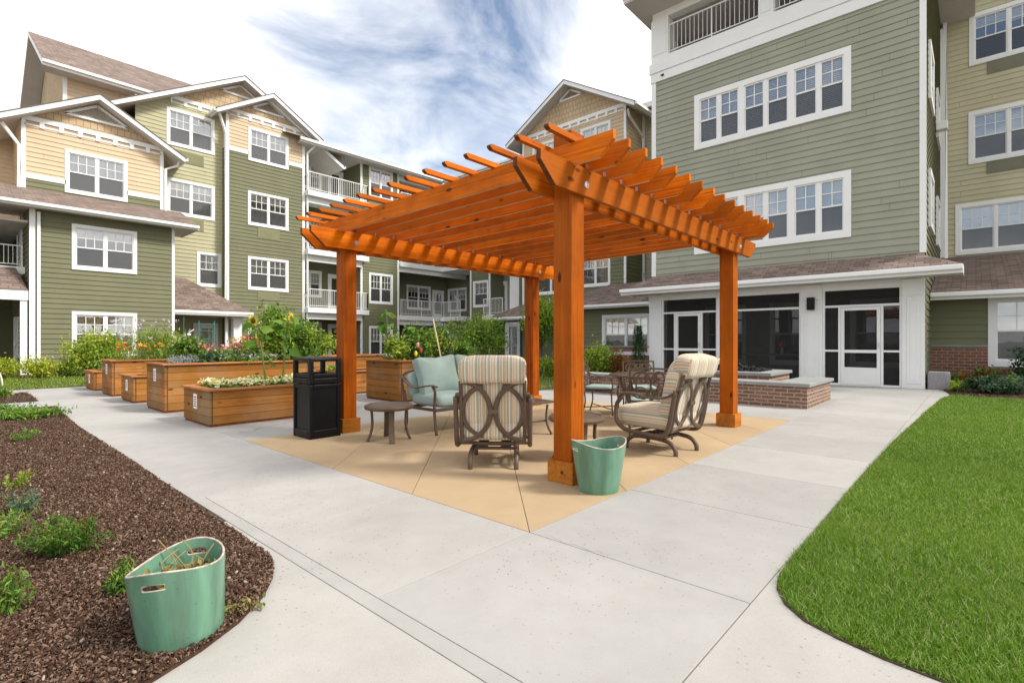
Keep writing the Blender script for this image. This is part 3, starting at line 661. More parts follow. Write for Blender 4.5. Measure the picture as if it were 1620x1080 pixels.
def window(parent, pl, a0, a1, z0, z1, n=2, cols=3, rows=2, tw=.12, kind='b', seed=0, label=None, mull=.07, groups=1):
    """double-hung units; returns the hole to leave in the siding"""
    if a0 > a1: a0, a1 = a1, a0
    w, h = a1 - a0, z1 - z0
    fr = MB(); gl = MB(); sc = MB(); bl = MB(); Bx = fr.box
    Bx(0, -.042, h - tw, w, .02, h); Bx(0, -.05, 0, w, .02, tw); Bx(0, -.040, tw, tw, .02, h - tw); Bx(w - tw, -.040, tw, w, .02, h - tw)
    gw = (w - 2 * tw - (groups - 1) * tw) / groups
    for gi in range(groups):
        gx = tw + gi * (gw + tw)
        if gi: Bx(gx - tw, -.039, tw, gx, .02, h - tw)
        uw = (gw - (n - 1) * mull) / n
        for k in range(n):
            x0 = gx + k * (uw + mull); x1 = x0 + uw; zb, zt = tw, h - tw; zm = zb + (zt - zb) * .5; s = .042
            if k: Bx(x0 - mull, -.015, zb, x0, .06, zt)
            Bx(x0, -.004, zt - s, x1, .05, zt); Bx(x0, .012, zb, x1, .06, zb + s * 1.2)
            Bx(x0, -.004, zm, x0 + s * .8, .05, zt - s); Bx(x1 - s * .8, -.004, zm, x1, .05, zt - s)
            Bx(x0, .012, zb + s * 1.2, x0 + s * .8, .06, zm); Bx(x1 - s * .8, .012, zb + s * 1.2, x1, .06, zm)
            Bx(x0 + s * .8, -.008, zm - s / 2, x1 - s * .8, .055, zm + s / 2)
            gx0, gx1 = x0 + s * .8, x1 - s * .8
            for c in range(1, cols): xx = gx0 + (gx1 - gx0) * c / cols; Bx(xx - .011, .010, zm + s / 2, xx + .011, .028, zt - s)
            for r in range(1, rows): zz = zm + (zt - zm) * r / rows; Bx(gx0, .012, zz - .011, gx1, .026, zz + .011)
            gl.face([(gx0, .030, zb + .04), (gx1, .030, zb + .04), (gx1, .030, zt - .03), (gx0, .030, zt - .03)])
            sc.face([(gx0, .018, zb + .04), (gx1, .018, zb + .04), (gx1, .018, zm - s / 2), (gx0, .018, zm - s / 2)])
            kk = kind
            bot = zb
            if kk in 'hg': bot = zm + (zt - zm) * (-.15 if (k + seed) % 2 else .0)
            if kk == 'q': bot = zm + (zt - zm) * (.45 if (k + seed) % 2 else .55)
            if kk in 'bq':
                p = .052; z = zt - .01
                while z > bot + .02:
                    bl.face([(x0, .104, z), (x1, .104, z), (x1, .078, z - p * 1.06), (x0, .078, z - p * 1.06)]); z -= p
            elif kk in 'hlg':
                b2 = zb if kk == 'l' else bot
                bl.grid(lambda u, v, x0=x0, x1=x1, b2=b2, zt=zt: (x0 + (x1 - x0) * u, .10 + .012 * math.sin(u * 34 + seed), b2 + (zt - b2) * v), 24, 1)
    # dark room behind
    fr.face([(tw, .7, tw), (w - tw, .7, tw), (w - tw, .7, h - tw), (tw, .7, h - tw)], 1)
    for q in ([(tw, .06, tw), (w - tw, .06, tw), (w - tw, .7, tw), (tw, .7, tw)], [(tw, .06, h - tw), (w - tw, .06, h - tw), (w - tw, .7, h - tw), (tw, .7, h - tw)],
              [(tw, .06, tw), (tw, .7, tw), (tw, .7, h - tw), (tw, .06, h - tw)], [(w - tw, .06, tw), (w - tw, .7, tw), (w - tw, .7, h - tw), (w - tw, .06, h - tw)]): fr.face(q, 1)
    o = fr.build('window', [M['trim'], M['dark']], parent, org=(0, 0, 0), bevel=0)
    org = pl.pt(a0 if pl.k == 'y' else a1, 0, z0); b = parent.location if parent.get('world') else Vector((0, 0, 0))
    o.location = Vector(org) - b; o.rotation_euler = (0, 0, 0 if pl.k == 'y' else R(-90))
    z0_ = (0, 0, 0)
    gl.build('window_pane', M['glass'], o, org=z0_); sc.build('insect_screen', M['screen'], o, org=z0_)
    if bl.f: bl.build('curtain' if kind == 'l' else ('shade' if kind in 'hg' else 'blind'), M['lace'] if kind == 'l' else (M['shade'] if kind in 'hg' else M['blind']), o, org=z0_)
    if label: o['label'] = label
    return (a0 + .03, a1 - .03, z0 + .03, z1 - .03)
def winpx(parent, pl, pl0, px1, top, bot, **k):
    """window from its outer left/right edges and the top/bottom heights at its left edge"""
    a0, zt = pl.px(pl0, top); _, zb = pl.px(pl0, bot); a1, _ = pl.px(px1, top)
    return window(parent, pl, a0, a1, zb, zt, **k)
def door(parent, pl, a0, a1, z0, z1, glass=True, name='door'):
    if a0 > a1: a0, a1 = a1, a0
    w, h = a1 - a0, z1 - z0; t = .12; mb = MB()
    mb.box(0, -.04, 0, t, .02, h); mb.box(w - t, -.04, 0, w, .02, h); mb.box(t, -.04, h - t, w - t, .02, h)
    s = .13
    mb.box(t, .0, .02, w - t, .05, .35); mb.box(t, .0, h - t - s, w - t, .05, h - t); mb.box(t, 0, .35, t + s, .05, h - t - s); mb.box(w - t - s, 0, .35, w - t, .05, h - t - s)
    mb.face([(t, .5, 0), (w - t, .5, 0), (w - t, .5, h), (t, .5, h)], 1)
    o = mb.build(name, [M['trim'], M['dark']], parent, org=(0, 0, 0)); b = parent.location
    o.location = Vector(pl.pt(a0 if pl.k == 'y' else a1, 0, z0)) - b; o.rotation_euler = (0, 0, 0 if pl.k == 'y' else R(-90))
    g_ = MB(); g_.face([(t + s, .03, .35), (w - t - s, .03, .35), (w - t - s, .03, h - t - s), (t + s, .03, h - t - s)]); g_.build('door_pane', M['glass'], o, org=(0, 0, 0))
    hd = MB(); hd.tube([(w - t - .06, -.05, h * .44), (w - t - .06, -.05, h * .5)], .012, 6); hd.tube([(w - t - .06, .0, h * .47), (w - t - .06, -.05, h * .47)], .01, 6); hd.build('handle', M['steel'], o, org=(0, 0, 0))
    return (a0 + .03, a1 - .03, z0, z1 - .03)
def railing(parent, pts, h=1.0, gap=.115, name='railing'):
    mb = MB(); P = [Vector(p) for p in pts]
    for a, b in zip(P, P[1:]):
        d = (b - a); L_ = d.length; u = d / L_
        for z, r in ((h, .028), (.09, .02)): mb.tube([a + Vector((0, 0, z)), b + Vector((0, 0, z))], r, 4, up=(0, 0, 1))
        n = max(2, int(L_ / gap))
        for i in range(n + 1):
            q = a + u * (L_ * i / n); r = .026 if i in (0, n) or (n > 14 and i == n // 2) else .011
            mb.tube([q + Vector((0, 0, 0 if r > .02 else .09)), q + Vector((0, 0, h + (.02 if r > .02 else 0)))], r, 4, up=(1, 0, 0))
    return mb.build(name, M['rail'], parent)
def downspout(parent, pts, w=.045):
    mb = MB(); mb.tube(pts, w * 1.42, 4, rb=w * 1.42, up=(0, 0, 1) if abs((Vector(pts[0]) - Vector(pts[1])).normalized().z) < .9 else (1, 0, 0)); return mb.build('downspout', M['trim'], parent)
def gable_roof(parent, pl, ap, lo, hi, front, depth, th=.20, over=None):
    """ap, lo, hi: (a, z) of ridge and the two eaves at the roof's top surface; front: how far it oversails the wall"""
    mb = MB()
    for e in (lo, hi):
        n0 = len(mb.f)
        A, B = ap, e
        q = [pl.pt(A[0], front, A[1]), pl.pt(B[0], front, B[1]), pl.pt(B[0], -depth, B[1]), pl.pt(A[0], -depth, A[1])]
        dn = lambda p, d: (p[0], p[1], p[2] - d)
        # shingle layer oversailing the rake a little
        f2 = front + .03; s = 1.0 + .06 / abs(B[0] - A[0])
        B2 = (A[0] + (B[0] - A[0]) * s, A[1] + (B[1] - A[1]) * s)
        r = [pl.pt(A[0], f2, A[1] + .03), pl.pt(B2[0], f2, B2[1] + .03), pl.pt(B2[0], -depth, B2[1] + .03), pl.pt(A[0], -depth, A[1] + .03)]
        mb.face(r, 0); mb.face([r[0], r[1], dn(r[1], .028), dn(r[0], .028)], 3); mb.face([r[1], r[2], dn(r[2], .028), dn(r[1], .028)], 3)
        mb.face([q[0], q[1], dn(q[1], th), dn(q[0], th)], 1); mb.face([q[1], q[2], dn(q[2], th), dn(q[1], th)], 1)
        fb = front - .03; k = [pl.pt(A[0], front, A[1] - th), pl.pt(B[0], front, B[1] - th), pl.pt(B[0], -depth, B[1] - th), pl.pt(A[0], -depth, A[1] - th)]
        mb.face(k, 2)
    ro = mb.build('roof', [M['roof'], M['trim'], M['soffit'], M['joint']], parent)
    for e in (lo, hi):
        sgn = 1 if e[0] > ap[0] else -1; g_ = MB()
        pbox(g_, pl, e[0] + sgn * .005, e[0] + sgn * .12, e[1] - .13, e[1] - .01, front - .03, -depth); g_.build('gutter', M['trim'], ro, org=parent.location)
    return ro
def pent(parent, pl, a0, a1, ze, oe, zt, ot, hip0=0, hip1=0, th=.15, gutter=True):
    """lean-to roof; hip0/hip1: how far the upper edge is drawn in at either end"""
    mb = MB(); dn = lambda p, d: (p[0], p[1], p[2] - d)
    E0, E1, T0, T1 = pl.pt(a0, oe, ze), pl.pt(a1, oe, ze), pl.pt(a0 + hip0, ot, zt), pl.pt(a1 - hip1, ot, zt)
    mb.face([E0, E1, T1, T0], 0)
    mb.face([dn(E0, .03), dn(E1, .03), dn(E1, .03 + th), dn(E0, .03 + th)], 1); mb.face([E0, E1, dn(E1, .03), dn(E0, .03)], 3)
    W0, W1 = pl.pt(a0, ot, ze), pl.pt(a1, ot, ze)
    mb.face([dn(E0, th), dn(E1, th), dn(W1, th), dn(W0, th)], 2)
    for E, W, T in ((E0, W0, T0), (E1, W1, T1)):
        if (Vector(T) - Vector(W)).to_2d().length > .05: mb.face([E, T, W], 0)
        else: mb.face([E, T, W], 1)
        mb.face([E, W, dn(W, th + .03), dn(E, th + .03)], 1)
    ro = mb.build('roof', [M['roof'], M['trim'], M['soffit'], M['joint']], parent)
    if gutter:
        g_ = MB(); o2 = oe
        pbox(g_, pl, a0, a1, ze - .125, ze - .012, o2 + .002, o2 + .11); g_.build('gutter', M['trim'], ro, org=parent.location, bevel=.02)
    return ro
def band(parent, pl, segs, z0, z1):
    for u, v in segs:
        mb = MB(); pbox(mb, pl, u, v, z0, z1, -.02, .04); mb.build('band_board', M['trim'], parent)
def dentil(parent, pl, a0, a1, z, pitch=.52):
    if a0 > a1: a0, a1 = a1, a0
    mb = MB(); pbox(mb, pl, a0, a1, z, z + .17, -.02, .06); pbox(mb, pl, a0, a1, z - .17, z - .11, -.02, .035)
    n = int((a1 - a0) / pitch)
    for i in range(n + 1):
        c = a0 + (a1 - a0) * (i + .0) / n; pbox(mb, pl, max(a0, c - .07), min(a1, c + .07), z - .20, z, -.02, .055)
    return mb.build('frieze', M['trim'], parent)
def vent(parent, pl, ap, lo, hi):
    """triangular louvre under a ridge"""
    mb = MB(); P = [Vector(pl.pt(a, .03, z)) for a, z in (lo, ap, hi)]; o_ = Vector(pl.pt(0, .05, 0)) - Vector(pl.pt(0, 0, 0))
    for a, b in zip(P, P[1:] + P[:1]): mb.tube([a, b], .06, 4, up=o_)
    d = MB(); n = 9
    for i in range(n):
        t0 = (i + .1) / n; t1 = (i + .75) / n
        l0, l1 = P[0].lerp(P[1], t0), P[0].lerp(P[1], t1); r0, r1 = P[2].lerp(P[1], t0), P[2].lerp(P[1], t1)
        d.face([l0 + o_ * .5, r0 + o_ * .5, r1 - o_ * .3, l1 - o_ * .3])
    b = mb.build('gable_vent', M['trim'], parent); d.build('louvre', M['soffit'], b, org=parent.location); return b
def grille(parent, pl, px0, px1, t, b, mat=None):
    a0, zt = pl.px(px0, t); _, zb = pl.px(px0, b); a1, _ = pl.px(px1, t); mb = MB()
    if a0 > a1: a0, a1 = a1, a0
    pbox(mb, pl, a0, a1, zb, zt, 0, .03); n = int((a1 - a0) / .05)
    for i in range(n): c = a0 + (a1 - a0) * (i + .5) / n; pbox(mb, pl, c - .012, c + .012, zb + .03, zt - .03, .03, .042)
    return mb.build('vent_grille', mat or M['grille'], parent)
def wallpoly(parent, pl, pts, mat, o=.004, name='gable_wall'):
    mb = MB(); mb.face([pl.pt(a, o, z) for a, z in pts]); return mb.build(name, mat, parent)
def slabbox(parent, x0, y0, z0, x1, y1, z1, mat, name):
    return MB().box(x0, y0, z0, x1, y1, z1).build(name, mat, parent)
# ---------------------------------------------------------------- left wing with its stepped gables
def wing_a():
    A = world_root('apartment_wing', (8, 27, 0), 'green and beige gabled apartment wing with three white-trimmed gables rising behind the planters', 'building')
    y1, y2, y3, y4 = Pl('y', 24.4), Pl('y', 26.2), Pl('y', 26.7), Pl('y', 27.1)
    # lower two storeys, nearest
    xl, _ = y1.px(46, 500); xr, _ = y1.px(276, 500); zt = y1.px(276, 366)[1]
    h1 = winpx(A, y1, 113.3, 216.5, 354.1, 426.5, kind='q', seed=1); h2 = winpx(A, y1, 113.3, 216.5, 492.6, 565, kind='h')
    siding(A, y1, xl, xr, 0, zt + .3, M['olive'], [h1, h2])
    trimboard(A, y1, xr - .10, xr, 0, zt + .2); trimboard(A, y1, xl, xl + .16, 0, zt + .2)
    downspout(A, [(xl + .24, 24.33, zt), (xl + .24, 24.33, .15)])
    siding(A, Pl('x', xl), 24.4, 31, 0, zt + .3, M['olive'])
    slabbox(A, xl + .05, 25.2, 0, xr, 27, zt, M['dark'], 'opaque_core')  # opaque core added behind the walls to block light leaks and see-through sky
    slabbox(A, xr - .06, 24.42, 0, xr - .002, 27.1, zt + .3, M['olive'], 'side_wall')
    e0 = y1.off(.55).px(0, 313); e1 = y1.off(.55).px(314.7, 357)
    pent(A, y1, e0[0] - 3, e1[0], (e0[1] + e1[1]) / 2 , .55, (e0[1] + e1[1]) / 2 + .95, -1.8, hip0=0, hip1=.0)
    # third floor gable, set back
    bl, _ = y2.px(33, 250); br, _ = y2.px(258.7, 300); zb = y2.px(33, 276)[1]; zf = y2.px(36, 190)[1]
    h = winpx(A, y2, 102.2, 201.5, 235.6, 304.6, kind='b')
    siding(A, y2, bl, br, 5.5, zb, M['olive'], [h]); siding(A, y2, bl, br, zb, zf, M['beige'], [h])
    band(A, y2, ((bl, h[0]), (h[1], br)), zb - .1, zb + .08)
    trimboard(A, y2, bl, bl + .13, 5.5, zf); trimboard(A, y2, br - .13, br, 5.5, zf)
    dentil(A, y2, bl + .02, br - .02, zf + .02)
    siding(A, Pl('x', bl), 26.2, 33, 5.5, zf + .4, M['beige']); slabbox(A, bl + .05, 27.0, 5, br - .05, 30, zf, M['dark'], 'opaque_core')
    slabbox(A, br - .06, 26.22, 5, br - .002, 27.1, zf, M['beige'], 'side_wall')
    f = .55; yo = y2.off(f); ap = yo.px(158.5, 150); tr = yo.px(293.3, 250); tl = (2 * ap[0] - tr[0], tr[1])
    gable_roof(A, y2, ap, tl, tr, f, 5)
    sl_ = (ap[1] - tr[1]) / (tr[0] - ap[0]); zz = zf + .18
    wallpoly(A, y2, [(ap[0] - (ap[1] - zz) / sl_, zz), (ap[0] + (ap[1] - zz) / sl_, zz), ap], M['shake'])
    vent(A, y2, (ap[0], ap[1] - .32), (ap[0] - 1.0, ap[1] - .32 - 1.0 * sl_), (ap[0] + 1.0, ap[1] - .32 - 1.0 * sl_))
    downspout(A, [(br + .55, 26.1, tr[1] - .1), (br + .5, 26.12, tr[1] - .3), (br + .06, 26.14, tr[1] - .55), (br + .06, 26.14, 5.7)])
    downspout(A, [(tl[0] + .2, 26.0, tl[1] - .15), (bl - .06, 26.12, tl[1] - .8), (bl - .06, 26.12, 6.0)])
    siding(A, Pl('y', 29.0), -9, bl, 5.6, zf + .9, M['beige'])
    # pale middle section
    l2, r2 = br - .3, y4.px(352, 400)[0]
    H = [winpx(A, y4, 263.3, 339.3, 168.9, 228.1, kind='b'), winpx(A, y4, 263.3, 339.3, 280.7, 338.5, kind='q', seed=1), winpx(A, y4, 311.1, 350, 397.8, 453.3, n=1, cols=3, kind='b')]
    zt4 = y4.px(300, 160)[1]; f = .6; yo = y4.off(f); ap = yo.px(388, 121); tlp = yo.px(173, 160); sl_ = (ap[1] - tlp[1]) / (ap[0] - tlp[0])
    tr = (ap[0] + (ap[0] - tlp[0]), tlp[1])
    siding(A, y4, tlp[0] + 1.0, r2 + .4, 0, zt4 + 3, M['pale'], H, lo=lambda z: ap[0] - (ap[1] - z - .1) / sl_ if z > zt4 - .5 else -99, hi=lambda z: min(r2 + .4, ap[0] + (ap[1] - z - .1) / sl_))
    gable_roof(A, y4, ap, tlp, tr, f, 6)
    dl = y4.px(269.6, 156); dr = y4.px(335, 172); dentil(A, y4, dl[0], r2 + .2, dl[1]); zz = dl[1] + .17
    wallpoly(A, y4, [(ap[0] - (ap[1] - zz) / sl_, zz), (ap[0] + (ap[1] - zz) / sl_, zz), ap], M['shake'], .03)
    vent(A, y4, (ap[0], ap[1] - .3), (ap[0] - .9, ap[1] - .3 - .9 * sl_), (ap[0] + .9, ap[1] - .3 - .9 * sl_))
    slabbox(A, xr, 27.9, 0, r2 + 3, 32, zt4, M['dark'], 'opaque_core')
    grille(A, y4, 280.7, 322.2, 238, 256); grille(A, y4, 281, 322, 343, 362)
    # olive section with its own gable
    l3, r3 = y3.px(357, 300)[0], y3.px(482, 300)[0]; zb = y3.px(358, 233)[1]; zf = y3.px(362, 176)[1]
    H = [winpx(A, y3, 392.6, 455.9, 200.4, 254, kind='b'), winpx(A, y3, 391.9, 456, 301.5, 355.9, kind='q'), winpx(A, y3, 391.9, 456, 405.2, 458.5, kind='b'), winpx(A, y3, 391.9, 456, 507.8, 561, kind='h')]
    siding(A, y3, l3, r3, 0, zb, M['olive'], H); siding(A, y3, l3, r3, zb, zf, M['beige'], H)
    band(A, y3, ((l3, H[0][0]), (H[0][1], r3)), zb - .1, zb + .1)
    trimboard(A, y3, l3, l3 + .14, 0, zf); trimboard(A, y3, r3 - .14, r3, 0, zf); dentil(A, y3, l3, r3, zf)
    siding(A, Pl('x', l3), 26.72, 27.1, 0, zb, M['olive']); siding(A, Pl('x', l3), 26.72, 27.1, zb, zf + .3, M['beige'])
    slabbox(A, r3 - .05, 26.72, 0, r3 - .002, 28, zf, M['olive'], 'side_wall'); slabbox(A, l3 + .1, 27.5, 0, r3 - .1, 31, zf, M['dark'], 'opaque_core')
    f = .6; yo = y3.off(f); ap = yo.px(433.3, 148.5); tr = yo.px(510.4, 222); tl = yo.px(327, 180); sl_ = (ap[1] - tr[1]) / (tr[0] - ap[0])
    zl_ = (tl[1] + tr[1]) / 2
    gable_roof(A, y3, ap, (2 * ap[0] - tr[0], tr[1]), tr, f, .9)
    zz = zf + .17; wallpoly(A, y3, [(ap[0] - (ap[1] - zz) / sl_, zz), (ap[0] + (ap[1] - zz) / sl_, zz), ap], M['shake'])
    vent(A, y3, (ap[0], ap[1] - .3), (ap[0] - .85, ap[1] - .3 - .85 * sl_), (ap[0] + .85, ap[1] - .3 - .85 * sl_))
    tl = (2 * ap[0] - tr[0], tr[1])
    downspout(A, [(tl[0] + .15, 26.3, tl[1] - .12), (tl[0] + .3, 26.5, tl[1] - .3), (l3 - .02, 26.62, tl[1] - .9), (l3 - .02, 26.62, .2)])
    downspout(A, [(tr[0] - .1, 26.3, tr[1] - .12), (r3 + .12, 26.62, tr[1] - .75), (r3 + .12, 26.62, .2)])
    grille(A, y3, 407.4, 441.9, 360.5, 377); grille(A, y3, 407, 441.5, 461.5, 475)
    # entrance porch between the two
    yp = y1.off(-.9); e0 = xr + .02; e1 = yp.px(400, 494)[0]; ze = yp.px(330, 492)[1]
    pent(A, Pl('y', 27.05), e0, e1, ze, 27.05 - yp.c, ze + 1.55, .02, hip0=0, hip1=2.3)
    ca, _ = yp.px(371, 560); cb, _ = yp.px(384, 560)
    mb = MB(); mb.box(ca, yp.c + .1, .9, cb, yp.c + .1 + (cb - ca), ze - .15); mb.box(ca - .08, yp.c + .02, ze - .34, cb + .08, yp.c + .18 + (cb - ca), ze - .16); mb.box(ca - .1, yp.c, 0, cb + .1, yp.c + .2 + (cb - ca), .9); mb.build('porch_column', M['trim'], A, bevel=.01)
    downspout(A, [(ca - .25, yp.c + .3, ze - .1), (ca - .25, yp.c + .3, .1)], .05)
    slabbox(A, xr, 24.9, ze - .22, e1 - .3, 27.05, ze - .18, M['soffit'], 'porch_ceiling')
    d0 = y4.px(305, 560)[0]; d1 = y4.px(344, 560)[0]
    door(A, y4.off(.05), d0, d1, 0.0, y4.px(305, 511)[1])
    # far left recess: upper balcony, small porch roof, side windows
    bx = xl
    siding(A, Pl('y', 30.5), -9, bx, 0, 8, M['olive']); slabbox(A, -9, 30.7, 0, bx + 5, 34, 9, M['dark'], 'opaque_core')
    zb = y1.px(20, 412)[1]
    slabbox(A, -6, 25.4, zb - .35, bx - .02, 30.4, zb - .1, M['trim'], 'balcony')
    railing(A, [(-6, 25.45, zb - .1), (bx - .1, 25.45, zb - .1)], .75)
    z5 = zb - .15; pe = y1.px(0, 457)[1]
    pent(A, Pl('y', 25.4), -6, bx - .02, pe, 1.0, z5 + .0, .02, hip1=.25, th=.32, gutter=False)
    slabbox(A, bx - .22, 24.44, 0, bx - .04, 24.62, pe - .35, M['trim'], 'porch_post')
    slabbox(A, -6, 24.6, 5.3, bx, 30.5, 5.38, M['soffit'], 'balcony_ceiling')
    px_ = Pl('x', bx)
    for z in (.55, 3.9): window(A, px_.off(.025), 26.3, 27.9, z, z + 1.55, kind='n', n=2)
    door(A, px_.off(.025), 28.2, 29.1, .05, 2.15)
    # tall block behind, its gable facing left
    yt = Pl('y', 31.0); L_, _ = yt.px(99, 200); Rr, _ = yt.px(262, 200); eo = yt.off(.75)
    ea = eo.px(66.7, 95); eb = eo.px(237, 143); ze = (ea[1] + eb[1]) / 2; pk = ze + 3.3; yr = 31 + 4.5
    siding(A, yt, L_, Rr + 2, 6, ze - .1, M['beige']); trimboard(A, yt, L_, L_ + .16, 6, ze - .1)
    mb = MB(); xe = ea[0]
    q = [(xe, 30.25, ze), (Rr + 2.5, 30.25, ze), (Rr + 2.5, yr, pk), (xe, yr, pk)]; mb.face(q, 0); q2 = [(xe, 2 * yr - 30.25, ze), (Rr + 2.5, 2 * yr - 30.25, ze), (Rr + 2.5, yr, pk), (xe, yr, pk)]; mb.face(q2, 0)
    dn = lambda p, d: (p[0], p[1], p[2] - d)
    mb.face([dn(q[0], .02), dn(q[1], .02), dn(q[1], .25), dn(q[0], .25)], 1)
    for a, b in ((q[0], q[3]), (q2[0], q2[3])): mb.face([dn(a, .02), dn(b, .02), dn(b, .25), dn(a, .25)], 1); mb.face([dn(a, .25), dn(b, .25), (L_, b[1], b[2] - .25), (L_, a[1], a[2] - .25)], 2)
    mb.face([dn(q[0], .25), dn(q[1], .25), (Rr + 2.5, 31, ze - .25), (xe, 31, ze - .25)], 2)
    mb.build('roof', [M['roof'], M['trim'], M['soffit']], A)
    mb = MB(); pbox(mb, eo, xe, Rr + 2.5, ze - .14, ze - .02, 0, .12); mb.build('gutter', M['trim'], A)
    mb = MB(); mb.face([(L_, 31, 6), (L_, 2 * yr - 31, 6), (L_, 2 * yr - 31, ze), (L_, yr, pk - .3), (L_, 31, ze)]); mb.build('gable_wall', M['shake'], A)
    return A
wing_a()

# ---------------------------------------------------------------- rear wing with balconies
def wing_b():
    B = world_root('apartment_wing', (18, 28, 0), 'olive green four storey wing with white railed balconies, seen past the left pergola post', 'building')
    y5 = Pl('y', 26.9); r3 = Pl('y', 26.7).px(482, 300)[0]
    xa = y5.px(570, 350)[0]; xb = y5.px(631, 350)[0]; ez = y5.off(.7).px(600, 255)[1]
    F = [y5.px(583, t)[1] for t in (516, 431.5, 347.5, 263.3)]
    hs = [winpx(B, y5, 583.5, 621, F0, F0 + 49, kind=k) for F0, k in ((516, 'h'), (431.5, 'g'), (347.5, 'h'), (263.3, 'l'))]
    siding(B, y5, xa, xb, 0, ez, M['olive'], hs)
    trimboard(B, y5, xa, xa + .13, 0, ez); trimboard(B, y5, xb - .13, xb, 0, ez)
    slabbox(B, xa + .15, 27.7, 0, xb - .15, 31, ez, M['dark'], 'opaque_core')
    # recessed balconies on the left
    yb = Pl('y', 28.7); xin = yb.px(556, 350)[0]
    slabs = [y5.px(485, t)[1] for t in (487, 396, 304)]
    H = []
    for zs in [0.0] + slabs:
        H.append(window(B, yb, r3 + .6, r3 + 2.0, zs + .75, zs + 2.3, kind='h' if zs < 7 else 'q')); H.append(door(B, yb, r3 + 2.4, r3 + 3.4, zs, zs + 2.2))
    siding(B, yb, r3 - .1, xa + .2, 0, ez, M['olive'], H)
    siding(B, Pl('x', xa), 26.92, 28.7, 0, ez, M['darkol'])
    for zs in slabs:
        sb = slabbox(B, r3 + .02, 26.35, zs - .28, xa + .25, 28.7, zs, M['trim'], 'balcony')
        slabbox(B, r3 + .1, 26.6, zs - .62, xa - .05, 26.78, zs - .285, M['trim'], 'balcony_beam')
        railing(B, [(r3 + .08, 26.42, zs), (xa + .18, 26.42, zs), (xa + .18, 26.86, zs)], .98)
    # roof edge, falling back from the eaves
    x2 = 22.35
    mb = MB(); q = [(r3 - 1.2, 26.2, ez + .05), (x2, 26.2, ez + .05), (x2 + 3, 34, ez + 2.6), (r3 - 1.2, 34, ez + 2.6)]; mb.face(q, 0)
    mb.face([(r3 - .5, 26.2, ez + .03), (x2, 26.2, ez + .03), (x2, 26.2, ez - .2), (r3 - .5, 26.2, ez - .2)], 1)
    mb.face([(r3 - .5, 26.2, ez - .2), (x2, 26.2, ez - .2), (x2 + 1, 29.5, ez - .2), (r3 - .5, 29.5, ez - .2)], 2)
    mb.build('roof', [M['roof'], M['trim'], M['soffit']], B)
    mb = MB(); pbox(mb, Pl('y', 26.2), r3 - .5, x2, ez - .12, ez + .01, .002, .12); mb.build('gutter', M['trim'], B)
    # corner balconies: deck follows the inside corner
    xq = 22.6; yq = 24.9; xw = 25.1; yw = 29.0; X5 = Pl('x', 23.35)
    fl = [y5.px(635, t)[1] for t in (499, 415, 330)]
    ybk, xbk = Pl('y', yw), Pl('x', xw)
    H1 = []; H2 = []
    for zs in [0.0] + fl:
        a0 = ybk.px(643, 470)[0]; a1 = ybk.px(681, 470)[0]; H1.append(window(B, ybk, a0, a1, zs + .55, zs + 2.25, kind='q'))
        d0 = ybk.px(683.5, 470)[0]; d1 = ybk.px(702, 470)[0]; H1.append(door(B, ybk, d0, d1, zs, zs + 2.05))
        c0 = xbk.px(709, 470)[0]; c1 = xbk.px(738.5, 470)[0]; H2.append(window(B, xbk, c0, c1, zs + .5, zs + 2.2, kind='q'))
    siding(B, ybk, xb - .1, xw, 0, ez, M['olive'], H1); siding(B, xbk, yq - .1, yw, 0, ez, M['olive'], H2)
    slabbox(B, xb - .12, 26.95, 0, xb - .005, 29, ez, M['olive'], 'side_wall')
    for zs in fl:
        slabbox(B, xb + .03, 26.75, zs - .3, xw - .02, 29, zs, M['trim'], 'balcony'); slabbox(B, xq + .1, yq + .1, zs - .3, xw - .02, 26.745, zs, M['trim'], 'balcony')
        slabbox(B, xb + .05, 26.95, zs - .60, xw - .02, 27.1, zs - .305, M['trim'], 'balcony_beam')
        railing(B, [(xb + .1, 26.82, zs), (xq + .18, 26.82, zs), (xq + .18, yq + .15, zs)], .98)
    slabbox(B, xb + .05, 27.0, ez - .5, xw, 27.15, ez - .21, M['trim'], 'balcony_beam')
    slabbox(B, xw + .9, yq, 0, xw + 4, 33, ez, M['dark'], 'opaque_core'); slabbox(B, xb, yw + .8, 0, xw + 4, 33, ez, M['dark'], 'opaque_core')
    # wall facing the courtyard between corner and centre gable
    ya = X5.px(744, 470)[0]; yc = X5.px(776, 470)[0]; yd = X5.px(805, 470)[0]; ye = 18.6
    hh = []
    for zs in fl: 
        a0 = X5.px(749, 470)[0]; a1 = X5.px(773, 470)[0]; hh.append(window(B, X5, a0, a1, zs + .55, zs + 2.25, kind='b', n=1))
    siding(B, X5, yc, ya, 0, ez, M['olive'], hh); trimboard(B, X5, ya - .13, ya, 0, ez); trimboard(B, X5, yc, yc + .13, 0, ez)
    siding(B, Pl('x', 24.6), yd - 1.5, yc + .2, 0, ez, M['sage']); slabbox(B, 23.37, yc + .002, 0, 24.58, yc + .1, ez, M['olive'], 'side_wall'); siding(B, X5, ye, yd - .6, 0, ez, M['olive']); trimboard(B, X5, yd - .85, yd - .1, 0, ez, .03)
    for zs in fl:
        slabbox(B, 22.6, yd - .6, zs - .28, 24.58, yc - .01, zs, M['trim'], 'balcony'); railing(B, [(22.68, yc - .05, zs), (22.68, yd - .1, zs)], .98)
        qd = Pl('x', 24.56); door(B, qd, qd.px(783, 470)[0], qd.px(803, 470)[0], zs, zs + 2.25)
    slabbox(B, 25.2, 18, 0, 25.8, yq, ez, M['dark'], 'opaque_core')
